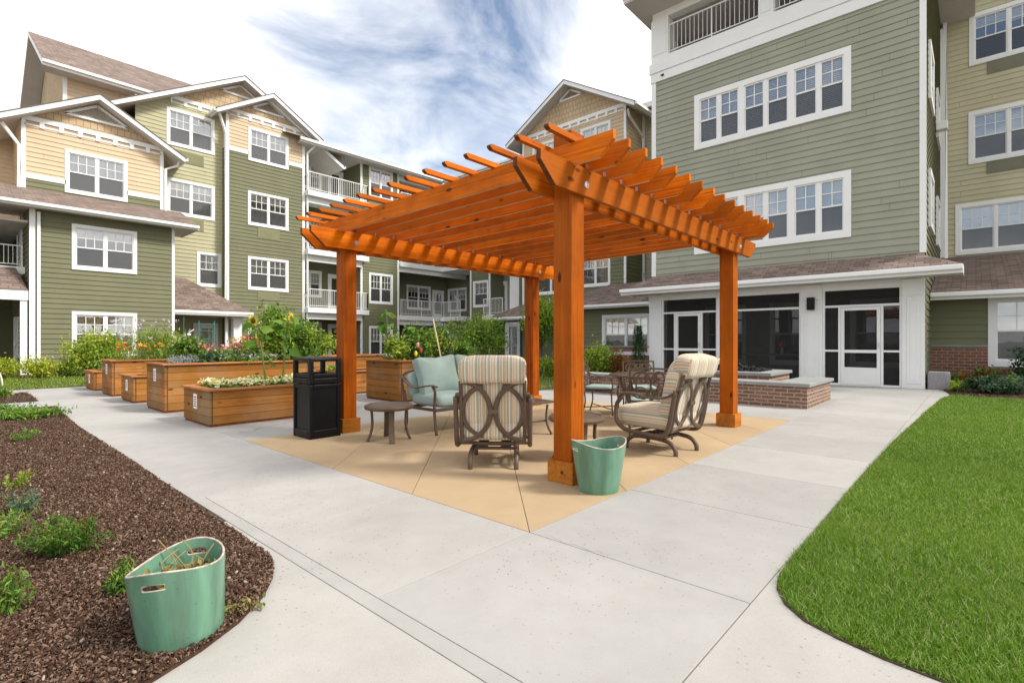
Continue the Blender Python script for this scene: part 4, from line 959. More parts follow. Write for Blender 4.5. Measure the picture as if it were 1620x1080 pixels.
    mb = MB(); mb.face([(22.35, 26.2, ez + .05), (22.35, 15, ez + .05), (30, 15, ez + 2.6), (30, 34, ez + 2.6)], 0); mb.face([(22.35, 26.2, ez + .03), (22.35, 15, ez + .03), (22.35, 15, ez - .2), (22.35, 26.2, ez - .2)], 1)
    mb.face([(22.35, 26.2, ez - .2), (22.35, 15, ez - .2), (26, 15, ez - .2), (26, 26.2, ez - .2)], 2); mb.build('roof', [M['roof'], M['trim'], M['soffit']], B)
    mb = MB(); pbox(mb, Pl('x', 22.35), 15, 26.1, ez - .12, ez + .01, .002, .12); mb.build('gutter', M['trim'], B)
    # low entrance roof in the corner
    e = Pl('x', 20.4); p0 = e.px(771, 503); p1 = e.px(826, 500)
    pent(B, Pl('x', 22.7), p1[0] - 1.5, p0[0], p0[1], 2.3, p0[1] + 1.25, -.3, hip0=0, hip1=2.0)
    dd = Pl('x', 23.2); door(B, dd, dd.px(823, 560)[0] , dd.px(800, 560)[0], 0, 2.3)
    return B
wing_b()

# ---------------------------------------------------------------- centre gable and the wing behind the porch
def wing_c():
    C = world_root('apartment_wing', (23, 15, 0), 'wing with beige shingled gable above the pergola and olive ground floor behind shrubs', 'building')
    X6, X5 = Pl('x', 21.8), Pl('x', 23.35)
    yl = X6.px(827, 300)[0]; yr = X6.px(991, 300)[0]
    ztop = X6.px(985, 170)[1]; zfl = ztop - 3.0
    H = [winpx(C, X6, 919, 966, 399, 456, kind='q'), winpx(C, X6, 847.5, 897, 411, 468, kind='g'), winpx(C, X6, 919, 966.5, 206, 262, kind='h'), winpx(C, X6, 843, 890, 232, 290, kind='h')]
    siding(C, X6, yr, yl, 0, zfl, M['olive'], H); siding(C, X6, yr, yl, zfl, ztop, M['beige'], H)
    trimboard(C, X6, yr, yr + .12, 3.2, ztop); trimboard(C, X6, yl - .12, yl, 3.2, ztop); dentil(C, X6, yr, yl, ztop)
    f = .6; xo = X6.off(f); ap = xo.px(891.7, 127); tr = xo.px(1003, 160); sl_ = (ap[1] - tr[1]) / abs(ap[0] - tr[0])
    gable_roof(C, X6, ap, tr, (2 * ap[0] - tr[0], tr[1]), f, 6)
    zz = ztop + .17; wallpoly(C, X6, [(ap[0] - (ap[1] - zz) / sl_, zz), (ap[0] + (ap[1] - zz) / sl_, zz), ap], M['shake'])
    vent(C, X6, (ap[0], ap[1] - .3), (ap[0] - .75, ap[1] - .3 - .75 * sl_), (ap[0] + .75, ap[1] - .3 - .75 * sl_))
    slabbox(C, 22.7, yr + .2, 0, 26, yl - .2, ztop, M['dark'], 'opaque_core')
    sd_ = siding(C, Pl('y', yr), 21.82, 23.35, 0, zfl, M['olive']); siding(C, Pl('y', yr), 21.82, 23.35, zfl, ztop + .3, M['beige'])
    siding(C, X5, 7.5, yr, 0, ztop + .2, M['pale']); trimboard(C, X5, yr - .16, yr - .02, 0, ztop)
    downspout(C, [(21.5, yr - .25, tr[1] - .15), (21.7, yr - .2, tr[1] - .35), (23.1, yr - .2, tr[1] - 1.0), (23.1, yr - .2, 4.5)])
    mb = MB(); mb.face([(22.6, 7.5, ztop + .25), (22.6, yr, ztop + .25), (30, yr, ztop + 3), (30, 7.5, ztop + 3)], 0); mb.face([(22.6, 7.5, ztop + .25), (22.6, yr, ztop + .25), (22.6, yr, ztop), (22.6, 7.5, ztop)], 1); mb.face([(22.6, 7.5, ztop), (22.6, yr, ztop), (23.4, yr, ztop), (23.4, 7.5, ztop)], 2)
    mb.build('roof', [M['roof'], M['trim'], M['soffit']], C)
    slabbox(C, 24, 0, 0, 30, 18, 12, M['dark'], 'opaque_core')
    # ground floor, further forward, with its own lean-to roof
    Xg = Pl('x', 19.6); g1 = Xg.px(880, 520)[0]; g0 = Xg.px(1035, 520)[0]
    ze = Xg.off(.5).px(925.5, 483)[1]
    hw = winpx(C, Xg, 953, 1030, 499, 561, kind='h', tw=.14)
    zb = Xg.px(930, 547)[1]
    siding(C, Xg, g0, g1, zb, ze, M['olive'], [hw]); mb = MB(); pbox(mb, Xg, g0, g1, 0, zb - .06, -.1, .03); mb.build('brick_base', M['brick'], C)
    trimboard(C, Xg, g0, g1, zb - .06, zb, .06, 'brick_cap', M['stone']); slabbox(C, 20.4, g0, 0, 21.5, g1, ze, M['dark'], 'opaque_core')
    pent(C, Pl('x', 21.75), g0 - .2, g1 + .5, ze, 21.75 - 19.1, ze + 1.15, .05, hip0=.0, hip1=2.2)
    siding(C, Pl('y', g1), 19.6, 21.8, 0, ze, M['olive'])
    # lean-to nearer the corner
    e = Pl('x', 20.8); p = e.px(850, 497); pent(C, Pl('x', 21.75), g1 + .4, yl + .6, p[1], .95, p[1] + .6, .05, hip0=.0, hip1=.9)
    return C
wing_c()

# ---------------------------------------------------------------- right wing with the screened porch
def wing_d():
    D = world_root('apartment_wing', (18, 4.5, 0), 'tall grey green clapboard wing with triple windows above a white screened porch', 'building')
    X = Pl('x', 16.05); yl = X.px(1033, 300)[0]; yr = .925
    W3 = dict(n=2, cols=2, rows=2, tw=.17, groups=3, mull=.09)
    a0, zt = X.px(1098.9, 154.2); _, zb = X.px(1098.9, 239.4); a1, zt2 = X.px(1346.9, 71.7); _, zb2 = X.px(1346.9, 177)
    h3 = window(D, X, a0, a1, (zb + zb2) / 2, (zt + zt2) / 2, kind='b', **W3)
    _, q0 = X.px(1345, 269.4); _, q1 = X.px(1345, 375.5); h2 = window(D, X, a0, a1, q1, q0, kind='b', **W3)
    zband = (X.px(1035.5, 133.3)[1] + X.px(1340, 23.6)[1]) / 2; zroof = (X.px(1034, 439.6)[1] + X.px(1451.7, 399)[1]) / 2
    siding(D, X, yr, yl, zroof - .3, zband, M['sage'], [h3, h2])
    trimboard(D, X, yr - .03, yr + .10, zroof, zband); trimboard(D, X, yl - .12, yl + .03, zroof, zband)
    # right flank
    fl = Pl('y', yr); siding(D, fl, 16.07, 23.4, 0, zband + 3, M['olive'])
    for x in (17.0, 20.4):
        for z in (q1, (zb + zb2) / 2): window(D, fl.off(.03), x, x + 1.5, z + .2, z + 1.7, kind='b')
    downspout(D, [(22.9, yr - .08, zband + 2), (22.9, yr - .08, 4)], .06)
    vb = MB().box(20.2, yr - .30, 7.55, 20.5, yr - .02, 7.8); vb.build('dryer_vent', M['trim'], D, bevel=.02)
    siding(D, Pl('y', yl), 16.2, 23.4, 0, zband + .2, M['sage'])
    slabbox(D, 17.0, yr + .2, zroof - .2, 23, yl - .2, zband - .2, M['dark'], 'opaque_core')
    # white band, then the open top balcony
    mb = MB(); pbox(mb, X, yr - .06, yl + .06, zband, zband + .30, -.05, .06); pbox(mb, X, yr - .09, yl + .09, zband + .305, zband + .62, -.05, .09); pbox(mb, X, yr - .03, yl + .03, zband + .625, zband + .80, -.05, .05); mb.build('band_board', M['trim'], D)
    zd = zband + .80; zc = 11.86
    slabbox(D, 16.15, yr, zd - .2, 23, yl, zd - .02, M['soffit'], 'balcony')
    cols = [(1031, 1058), (1200, 1224), (1400, 1424)]
    ys = []
    for l, r in cols:
        u = X.px(l, 80)[0]; v = X.px(r, 80)[0]
        mb = MB(); pbox(mb, X, v, u, zd, zc - .002, -.5, .04); pbox(mb, X, v + .07, u - .07, zd + .1, zc - .1, .04, .055); mb.build('balcony_column', M['trim'], D, bevel=.008); ys.append((v, u))
    for (v, u), (v2, u2) in zip(ys, ys[1:]):
        railing(D, [(16.10, v, zd + .03), (16.10, u2, zd + .03)], .95, .135)
    railing(D, [(16.10, ys[2][0], zd + .03), (16.10, yr + .1, zd + .03)], .95, .135)
    zc = 11.86
    slabbox(D, 17.6, yl - .12, zd, 23, yl, zc, M['soffit'], 'side_wall')
    pz = MB(); pbox(pz, X, yr, yl, zc, 12.095, -.3, .03); pz.build('balcony_beam', M['trim'], D)
    slabbox(D, 16.36, yr, zc + .05, 23, yl, zc + .15, M['soffit'], 'balcony_ceiling')
    siding(D, Pl('x', 20.0), yr, yl, zd, zc + .1, M['darkol']); door(D, Pl('x', 19.95), 4.4, 5.4, zd, zd + 2.1)
    for y_ in (2.6, 5.2): 
        mb = MB(); mb.box(16.4, y_, zc - .03, 20, y_ + .12, zc + .048); mb.build('ceiling_joist', M['soffit'], D)
    lm = MB(); lm.lathe([(0, -.08), (.08, -.06), (.1, 0), (.0, .0)], 14, (0, 0)); lm.v = [(x + 18.2, y + 4.0, z + zc + .04) for x, y, z in lm.v]; lm.build('ceiling_lamp', M['trim'], D, smooth=True)
    # roof edge seen from below
    mb = MB(); zo = 12.1
    mb.box(14.92, yr - .9, zo, 24, yl + .45, zo + .05, 2); mb.box(14.90, yr - .92, zo + .052, 24, yl + .47, zo + .28, 1); mb.box(14.79, yr - .92, zo + .14, 14.898, yl + .47, zo + .27, 1)
    mb.face([(15, yr - 1, zo + .29), (15, yl + .6, zo + .29), (20, yl - 2, zo + 2.5), (20, yr + 2, zo + 2.5)], 0); mb.face([(15, yl + .6, zo + .29), (24, yl + .6, zo + .29), (24, yl - 2, zo + 2.5), (20, yl - 2, zo + 2.5)], 0)
    mb.build('roof', [M['roof'], M['trim'], M['soffit']], D)
    cm = MB().box(15.99, yl - .42, zband + .12, 16.0, yl - .34, zband + .2); cm.tube([(15.99, yl - .38, zband + .16), (15.85, yl - .38, zband + .1)], .022, 8); cm.build('security_camera', M['blackm'], D)
    # porch roof
    oe = .85; xo = X.off(oe); e0 = xo.px(982, 459)[0]; e1 = xo.px(1524, 417)[0]; ze = (xo.px(982, 459)[1] + xo.px(1510, 417.5)[1]) / 2
    ro = pent(D, X, e1, e0, ze, oe, zroof, .02, hip0=.9, hip1=.9, th=.17)
    # porch posts and screened frames
    zt_ = ze - .17
    def yy(p): return X.px(p, 530)[0]
    P4 = [(1027, 1046), (1134.5, 1152), (1267, 1300.5), (1427, 1463.5)]
    for l, r in P4:
        u, v = yy(l), yy(r); mb = MB(); pbox(mb, X, v, u, 0, zt_, -.45, 0); 
        pbox(mb, X, v - .0, u + .0, zt_ - .42, zt_ - .02, .002, .03); pbox(mb, X, v + .09, u - .09, .12, zt_ - .46, .002, .016); pbox(mb, X, v + .16, u - .16, .2, zt_ - .54, .017, .026)
        mb.build('porch_column', M['trim'], D, bevel=.006)
    hz = MB(); pbox(hz, X, yr, yl, zt_ - .12, zt_ + .2, -.4, -.02); hz.build('porch_beam', M['trim'], D)
    zr = X.px(1301, 486)[1]; zm = X.px(1301, 555)[1]
    def panel(l, r, bars, doorpx=None, mid=True, sill=0.0):
        u, v = yy(l), yy(r); t = .055; mb = MB(); sc = MB(); B_ = lambda a, b, z0, z1: pbox(mb, X, a, b, z0, z1, -.14, -.05)
        B_(v, v + t, 0, zt_ - .12); B_(u - t, u, 0, zt_ - .12); B_(v + t, u - t, zt_ - .20, zt_ - .12); B_(v + t, u - t, zr - .03, zr + .03); B_(v + t, u - t, 0, .05)
        if doorpx:
            d0, d1 = yy(doorpx[0]), yy(doorpx[1]); B_(d0 - t, d0, .05, zr - .03); B_(d1, d1 + t, .05, zr - .03)
            B_(v + t, d1, zm - .025, zm + .025); B_(d0, u - t, zm - .025, zm + .025)
            dr = MB(); pd = lambda a, b, z0, z1: pbox(dr, X, a, b, z0, z1, -.11, -.035); s = .075; D1, D0 = d1 + t + .006, d0 - t - .006
            pd(D1, D1 + s, .03, zr - .04); pd(D0 - s, D0, .03, zr - .04); pd(D1 + s, D0 - s, zr - .12, zr - .04); pd(D1 + s, D0 - s, zm - .05, zm + .03); pd(D1 + s, D0 - s, .03, .48)
            do = dr.build('screen_door', M['trim'], D, bevel=.004); hd = MB(); pbox(hd, X, D1 + .02, D1 + .05, 1.0, 1.14, -.034, .0); hd.build('handle', M['steel'], do, org=D.location)
        elif mid: pass
        o = mb.build('porch_screen', M['trim'], D)
        sc.face([X.pt(v + t, -.10, .05), X.pt(u - t, -.10, .05), X.pt(u - t, -.10, zt_ - .2), X.pt(v + t, -.10, zt_ - .2)]); sc.build('screen_mesh', M['porchscreen'], o, org=D.location)
    panel(1046, 1134.5, 3, (1065, 1110)); panel(1152, 1267, 2); panel(1300.5, 1427, 3, (1325.5, 1397))
    # porch room
    inw = plain('porch_inner', (.34, .32, .29), .8, .1); xb = 19.6
    pw = Pl('x', xb); ws = []
    for a in (1.5, 3.9, 6.2): ws.append(window(D, pw, a, a + 1.5, .35, 2.5, n=1, cols=1, rows=1, kind='n', tw=.12))
    siding(D, pw, yr, yl, 0, zt_ + .2, inw, ws); slabbox(D, 16.2, yr + .01, zt_ + .2, xb, yl - .01, zt_ + .28, M['soffit'], 'porch_ceiling')
    slabbox(D, 16.5, yr + .012, -.02, xb + .2, yl - .02, .012, M['apron'], 'porch_floor'); slabbox(D, 20.4, yr + .3, 0, 22, yl - .3, zt_, M['dark'], 'opaque_core')
    lamp = MB(); ya = yy(1284); pbox(lamp, X, ya - .09, ya + .09, 2.02, 2.36, .03, .17); pbox(lamp, X, ya - .06, ya + .06, 2.06, 2.3, .17, .19); lamp.build('wall_lamp', M['blackm'], D, bevel=.01)
    return D
wing_d()

# ---------------------------------------------------------------- pale wing at the far right
def wing_e():
    E = world_root('apartment_wing', (22, -3, 0), 'pale yellow green wing at the right edge with brick based ground floor', 'building')
    X = Pl('x', 23.35); yr = -14
    def wp(l, t, b, r, kind): 
        a0, z1 = X.px(l, t); _, z0 = X.px(l, b); a1, _ = X.px(r, t); return window(E, X, a0, a1, z0, z1, kind=kind, tw=.14)
    H = [wp(1533, 25.6, 106.9, 1664, 'q'), wp(1532, 179.2, 261.7, 1664, 'b'), wp(1511.4, 325, 405, 1643, 'b')]
    zt = X.px(1540, -20)[1]; siding(E, X, yr, .92, 2.5, zt + 2.5, M['pale_lift'], H)
    grille(E, X, 1561.7, 1650, 97, 119, M['grille2']); grille(E, X, 1561, 1650, 253, 276, M['grille2'])
    slabbox(E, 24.2, yr, 2, 28, .9, zt + 2, M['dark'], 'opaque_core')
    downspout(E, [(22.9, .72, zt + .3), (23.2, .80, zt - .3), (23.2, .80, 4)], .06)
    mb = MB(); mb.box(22.4, yr, zt + .5, 24, .9, zt + .56, 2); mb.box(22.3, yr, zt + .35, 22.4, .9, zt + .62, 1); mb.face([(22.3, yr, zt + .63), (22.3, .9, zt + .63), (28, .9, zt + 3), (28, yr, zt + 3)], 0); mb.build('roof', [M['roof'], M['trim'], M['soffit']], E)
    Xg = Pl('x', 18.05); zb = Xg.px(1500, 546)[1]; ze = (Xg.off(.55).px(1468, 465)[1] + Xg.off(.55).px(1620, 455)[1]) / 2
    a0, z1 = Xg.px(1563, 468); _, z0 = Xg.px(1563, 580); hw = window(E, Xg, a0 - 2.6, a0, z0, z1, kind='b', n=2, tw=.15)
    siding(E, Xg, yr, .92, zb, ze, M['olive'], [hw])
    mb = MB(); 
    for u, v in ((yr, a0 - 2.6), (a0, .92)): pbox(mb, Xg, u, v, 0, zb - .05, -.1, .04)
    pbox(mb, Xg, a0 - 2.598, a0 - .002, 0, z0 - .02, -.1, .04); mb.build('brick_base', M['brick'], E)
    mb = MB(); pbox(mb, Xg, yr, a0 - 2.6, zb - .05, zb, -.05, .07); pbox(mb, Xg, a0, .92, zb - .05, zb, -.05, .07); mb.build('brick_cap', M['stone'], E)
    slabbox(E, 19, yr, 0, 22, .9, ze, M['dark'], 'opaque_core')
    pent(E, Pl('x', 23.3), yr, .9, ze, 23.3 - 17.5, ze + 1.6, .03, th=.17)
    return E
wing_e()
# ---------------------------------------------------------------- furniture on the patio
def superq(c, r, e1=.35, e2=.3, nu=36, nv=20, mat4=None, fn=None):
    """rounded cushion shape"""
    sp = lambda w, e: math.copysign(abs(w) ** e, w)
    mb = MB()
    def f(u, v):
        a = u * 2 * math.pi; b = (v - .5) * math.pi
        p = Vector((sp(math.cos(b), e1) * sp(math.cos(a), e2), sp(math.cos(b), e1) * sp(math.sin(a), e2), sp(math.sin(b), e1)))
        if fn: p = fn(p)
        p = Vector((p.x * r[0], p.y * r[1], p.z * r[2]))
        if mat4 is not None: p = mat4 @ p
        return p + Vector(c)
    mb.grid(f, nu, nv); return mb
def TRX(c, ax): return Matrix.Translation(c) @ Matrix.Rotation(ax, 4, 'X')
def lounge_chair(loc, rz, label):
    t = empty('spring_chair', loc, rz); tag(t, label, 'armchair', 'striped spring rocking armchairs')
    bz = M['bronze']
    for s in (-1, 1):
        x = s * .335
        side = smooth_path([(x, -.37, .665), (x, -.335, .50), (x, -.30, .33), (x, -.25, .225), (x, -.14, .20), (x, .14, .215), (x, .26, .24), (x, .335, .31), (x, .345, .42), (x, .325, .50), (x, .26, .575)], 5)
        MB().tube(side, .023, 8).build('side_frame', bz, t, smooth=True)
        armp = smooth_path([(x, .30, .54), (x * 1.02, .25, .605), (x * 1.06, .10, .618), (x * 1.06, -.08, .585), (x * 1.0, -.26, .60), (x * .9, -.42, .70)], 6)
        MB().tube(armp, .012, 8, rb=.030, up=(0, 0, 1)).build('armrest', bz, t, smooth=True)
        rail = smooth_path([(s * .21, -.30, .0), (s * .21, -.292, .06), (s * .21, -.23, .125), (s * .205, -.10, .148), (s * .20, .06, .15), (s * .205, .2, .14), (s * .21, .285, .08), (s * .21, .30, .0)], 5)
        MB().tube(rail, .023, 8).build('base_rail', bz, t, smooth=True)
    m = MB(); m.box(-.2, -.12, .138, .2, -.07, .162); m.box(-.2, .08, .138, .2, .13, .162)
    for s in (-1, 1): m.box(s * .11 - .05, -.10, .163, s * .11 + .05, .10, .196)
    m.box(-.335, -.17, .198, .335, -.13, .222); m.box(-.335, .12, .203, .335, .16, .227); m.build('spring_base', bz, t, bevel=.004)
    yb = lambda z: -.285 - (z - .25) * .24
    bf = MB()
    for s in (-1, 1):
        bf.tube([(s * .285, yb(z), z) for z in (.24, .4, .6, .81)], .018, 6, rb=.018)
        A = [(s * (-.285 + .262 * math.cos(u)), yb(.53 + .275 * math.sin(u)) - .004, .53 + .275 * math.sin(u)) for u in [(-1 + 2 * i / 22) * math.pi / 2 for i in range(23)]]
        Bc = [(s * (-.055 - .218 * math.cos(u)), yb(.53 + .235 * math.sin(u)) + .002, .53 + .235 * math.sin(u)) for u in [(-1 + 2 * i / 22) * 1.42 for i in range(23)]]
        bf.tube(A, .012, 6, rb=.023, up=(0, 1, .24)); bf.tube(Bc, .012, 6, rb=.021, up=(0, 1, .24))
    bf.box(-.045, yb(.53) - .02, .51, .045, yb(.53) + .008, .55); bf.build('back_frame', bz, t, smooth=False)
    def quilt(p): return p
    superq((0, .045, .362), (.288, .345, .115), .38, .22, fn=lambda p: Vector((p.x, p.y, p.z * (1 + .12 * (1 - p.x * p.x) * (1 - p.y * p.y))))).build('seat_cushion', M['stripe'], t, smooth=True)
    ang = math.atan(.24)
    superq((0, yb(.63) + .105, .655), (.302, .085, .31), .32, .32, 52, 32, Matrix.Rotation(ang, 4, 'X'), lambda p: Vector((p.x * (1 + .03 * math.sin(p.z * 5)), p.y, p.z))).build('back_cushion', M['stripe'], t, smooth=True)
    superq((0, yb(.92) + .035, .915), (.300, .095, .118), .55, .22, 48, 24, Matrix.Rotation(ang, 4, 'X')).build('head_roll', M['stripe'], t, smooth=True)
    fl = MB(); fl.grid(lambda u, v: ((u - .5) * .57, yb(.79 + .17 * v) - .030 - .030 * v - .004 * math.sin(u * 21), .79 + .19 * v + .004 * math.sin(u * 13)), 24, 6); f = fl.build('head_flap', M['stripe'], t, smooth=True)
    sm = f.modifiers.new('so', 'SOLIDIFY'); sm.thickness = .012
    return t
def sidetable(loc, rz, label, square=False):
    t = empty('side_table', loc, rz); tag(t, label, 'side table', 'bronze side tables on the patio')
    bz = M['bronze']; m = MB()
    if square: 
        m.box(-.26, -.26, .395, .26, .26, .42); m.build('tabletop', bz, t, bevel=.01)
    else:
        m.lathe([(0, .424), (.215, .424), (.222, .418), (.232, .418), (.238, .425), (.262, .425), (.279, .415), (.286, .396), (.278, .374), (.25, .364), (0, .364)], 48); m.build('tabletop', bz, t, smooth=False)
    for k in range(4):
        a = math.pi / 4 + k * math.pi / 2; q = .95 if not square else 1.2
        pr = [(.215, .37), (.205, .28), (.205, .17), (.228, .07), (.262, .0)]
        pts = smooth_path([(r_ * q * math.cos(a), r_ * q * math.sin(a), z) for r_, z in pr], 4)
        MB().tube(pts, .015, 8, rb=.034, up=(math.cos(a), math.sin(a), .0)).build('leg', bz, t, smooth=False)
    if square:
        for s in (-1, 1): MB().box(-.17, s * .165 - .01, .16, .17, s * .165 + .01, .18).build('stretcher', bz, t)
    return t
def loveseat(loc, rz, label):
    t = empty('loveseat', loc, rz); tag(t, label, 'sofa'); bz = M['bronze']; W = .72
    fr = MB(); fr.box(-W, -.30, .285, W, -.265, .325); fr.box(-W, .27, .285, W, .305, .325); fr.box(-W, -.265, .287, -W + .035, .27, .322); fr.box(W - .035, -.265, .287, W, .27, .322); fr.box(-.02, -.265, .289, .02, .27, .32)
    fr.build('seat_frame', bz, t, bevel=.005)
    bk = MB(); bk.tube(smooth_path([(-W, -.33, .30), (-W, -.37, .5), (-W + .03, -.41, .72), (-.35, -.45, .78), (0, -.45, .79), (.35, -.45, .78), (W - .03, -.41, .72), (W, -.37, .5), (W, -.33, .30)], 5), .016, 6)
    for x in [-.55 + .11 * i for i in range(11)]: bk.tube([(x, -.29, .31), (x, -.44, .77)], .008, 5)
    bk.build('back_frame', bz, t, smooth=True)
    for s in (-1, 1):
        x = s * W
        MB().tube(smooth_path([(x, .31, 0), (x, .285, .15), (x, .27, .30), (x, .275, .40), (x * 1.02, .30, .50), (x * 1.03, .30, .555), (x * 1.03, .26, .60)], 4), .016, 6, rb=.018).build('leg', bz, t, smooth=True)
        MB().tube(smooth_path([(x, -.32, 0), (x, -.29, .15), (x, -.30, .32), (x, -.35, .52)], 4), .016, 6).build('leg', bz, t, smooth=True)
        MB().tube(smooth_path([(x * 1.03, .34, .60), (x * 1.04, .26, .615), (x * 1.05, .10, .595), (x * 1.05, -.08, .57), (x * 1.03, -.25, .62), (x, -.40, .70)], 5), .011, 8, rb=.03, up=(0, 0, 1)).build('armrest', bz, t, smooth=True)
        fnq = lambda p: Vector((p.x, p.y, p.z * (1 + .22 * (1 - p.x ** 2) * (1 - p.y ** 2))))
        superq((s * .345, .02, .41), (.335, .32, .085), .5, .3, fn=fnq).build('seat_cushion', M['teal'], t, smooth=True)
        superq((s * .345, -.31, .57), (.345, .06, .20), .5, .42, 40, 24, Matrix.Rotation(.22, 4, 'X')).build('back_cushion', M['teal'], t, smooth=True)
        # plump scatter pillow with pulled corners
        def pil(p):
            e = (abs(p.x) * abs(p.z)) ** 2; k = (1 + .13 * e) * (1 - .05 * (1 - abs(p.x)) * abs(p.z) ** 4); w = .05 * math.sin(p.x * 9 + p.z * 4) * (abs(p.x) ** 2 + abs(p.z) ** 2) * .5
            return Vector((p.x * k, p.y * (1 - .55 * max(abs(p.x), abs(p.z)) ** 3) + w, p.z * k))
        superq((s * .33, -.14, .70), (.305, .15, .25), .22, .22, 88, 44, Matrix.Rotation(.30, 4, 'X') @ Matrix.Rotation(s * .05, 4, 'Y'), pil).build('pillow', M['teal'], t, smooth=True)
    return t
def dining_table(loc, label):
    t = empty('dining_table', loc); tag(t, label, 'table'); bz = M['bronze']
    m = MB(); m.lathe([(0, .70), (.48, .70), (.49, .694), (.515, .694), (.53, .685), (.53, .672), (.51, .662), (0, .662)], 56); m.build('tabletop', bz, t)
    for k in range(4):
        a = math.pi / 4 + k * math.pi / 2 + .3
        pts = smooth_path([(r_ * math.cos(a), r_ * math.sin(a), z) for r_, z in ((.44, .665), (.41, .55), (.33, .40), (.29, .25), (.33, .10), (.42, 0))], 4)
        MB().tube(pts, .017, 6, rb=.02).build('leg', bz, t, smooth=True)
    MB().lathe([(.30, .262), (.31, .27), (.30, .278), (.29, .27), (.30, .262)], 32).build('stretcher', bz, t, smooth=True)
    return t
def dining_chair(loc, rz, label):
    t = empty('dining_chair', loc, rz); tag(t, label, 'chair', 'bronze lattice back dining chairs'); bz = M['bronze']; W = .245
    yb = lambda z: -.22 - (z - .40) * .18
    bk = MB()
    for s in (-1, 1): bk.tube([(s * W, yb(z), z) for z in (.38, .6, .83)], .017, 4, rb=.017, up=(0, 1, 0))
    bk.tube([(-W - .01, yb(.83), .83), (0, yb(.83), .838), (W + .01, yb(.83), .83)], .016, 4, rb=.016, up=(0, 1, 0)); bk.tube([(-W, yb(.44), .44), (W, yb(.44), .44)], .012, 4, rb=.014, up=(0, 1, 0))
    def ring(cx, cz, rx, rz_):
        bk.tube([(cx + rx * math.cos(a), yb(cz + rz_ * math.sin(a)), cz + rz_ * math.sin(a)) for a in [2 * math.pi * i / 24 for i in range(24)]], .007, 5, rb=.011, up=(0, 1, 0), closed=True)
    for s in (-1, 1):
        ring(s * .085, .635, .085, .165); ring(s * .125, .725, .082, .065); ring(s * .125, .545, .082, .065)
    ring(0, .725, .07, .06)
    bk.build('backrest', bz, t)
    for s in (-1, 1):
        MB().tube(smooth_path([(s * W, -.24, 0), (s * W, -.19, .2), (s * W, -.21, .40)], 4), .013, 6).build('leg', bz, t, smooth=True)
        MB().tube(smooth_path([(s * W, .25, 0), (s * W, .235, .2), (s * W, .23, .36), (s * W * 1.04, .25, .48), (s * W * 1.06, .22, .585)], 4), .013, 6).build('leg', bz, t, smooth=True)
        MB().tube(smooth_path([(s * W * 1.06, .25, .575), (s * W * 1.1, .12, .60), (s * W * 1.1, -.05, .575), (s * W, -.27, .64)], 5), .009, 6, rb=.021, up=(0, 0, 1)).build('armrest', bz, t, smooth=True)
    MB().tube([(-W, -.2, .12), (W, .23, .10)], .009, 5).tube([(W, -.2, .12), (-W, .23, .10)], .009, 5).build('cross_brace', bz, t)
    MB().box(-W, -.22, .365, W, .23, .392).build('seat_frame', bz, t, bevel=.006)
    superq((0, .005, .425), (.235, .225, .035), .6, .35).build('seat_cushion', M['teal'], t, smooth=True)
    tie = MB()
    for s in (-1, 1): tie.tube([(s * .2, -.22, .42), (s * .21, -.26, .38), (s * .19, -.255, .30)], .006, 4)
    tie.build('cushion_ties', M['teal'], t)
    return t
lounge_chair((3.60, 3.46, 0), math.atan2(.64, .74) - R(90), 'striped spring armchair with its back to the camera, left of the front pergola post')
lounge_chair((5.22, 2.53, 0), R(-6), 'striped spring armchair turned sideways, right of the front pergola post')
loveseat((4.83, 5.26, 0), R(180), 'bronze framed loveseat with plump pale teal cushions in front of the tall planter')
sidetable((3.55, 5.14, 0), .32, 'round bronze side table standing alone left of the teal loveseat')
sidetable((4.27, 2.97, 0), .2, 'round bronze side table partly hidden behind the front pergola post')
sidetable((4.95, 4.2, 0), R(-8), 'square bronze side table showing behind the right arm of the striped chair', True)
dining_table((6.80, 3.52, 0), 'round bronze dining table with lattice back chairs around it, before the low brick wall')
dining_chair((5.92, 3.02, 0), math.atan2(.5, .87) - R(90), 'lattice back dining chair seen from behind, beside the sideways striped armchair')
dining_chair((7.52, 4.00, 0), math.atan2(-.55, -.8) - R(90), 'farthest lattice back dining chair, facing the camera across the round table')
dining_chair((7.17, 4.52, 0), math.atan2(-.87, .30) - R(90), 'dining chair in side view with pale teal seat pad, right of front post')

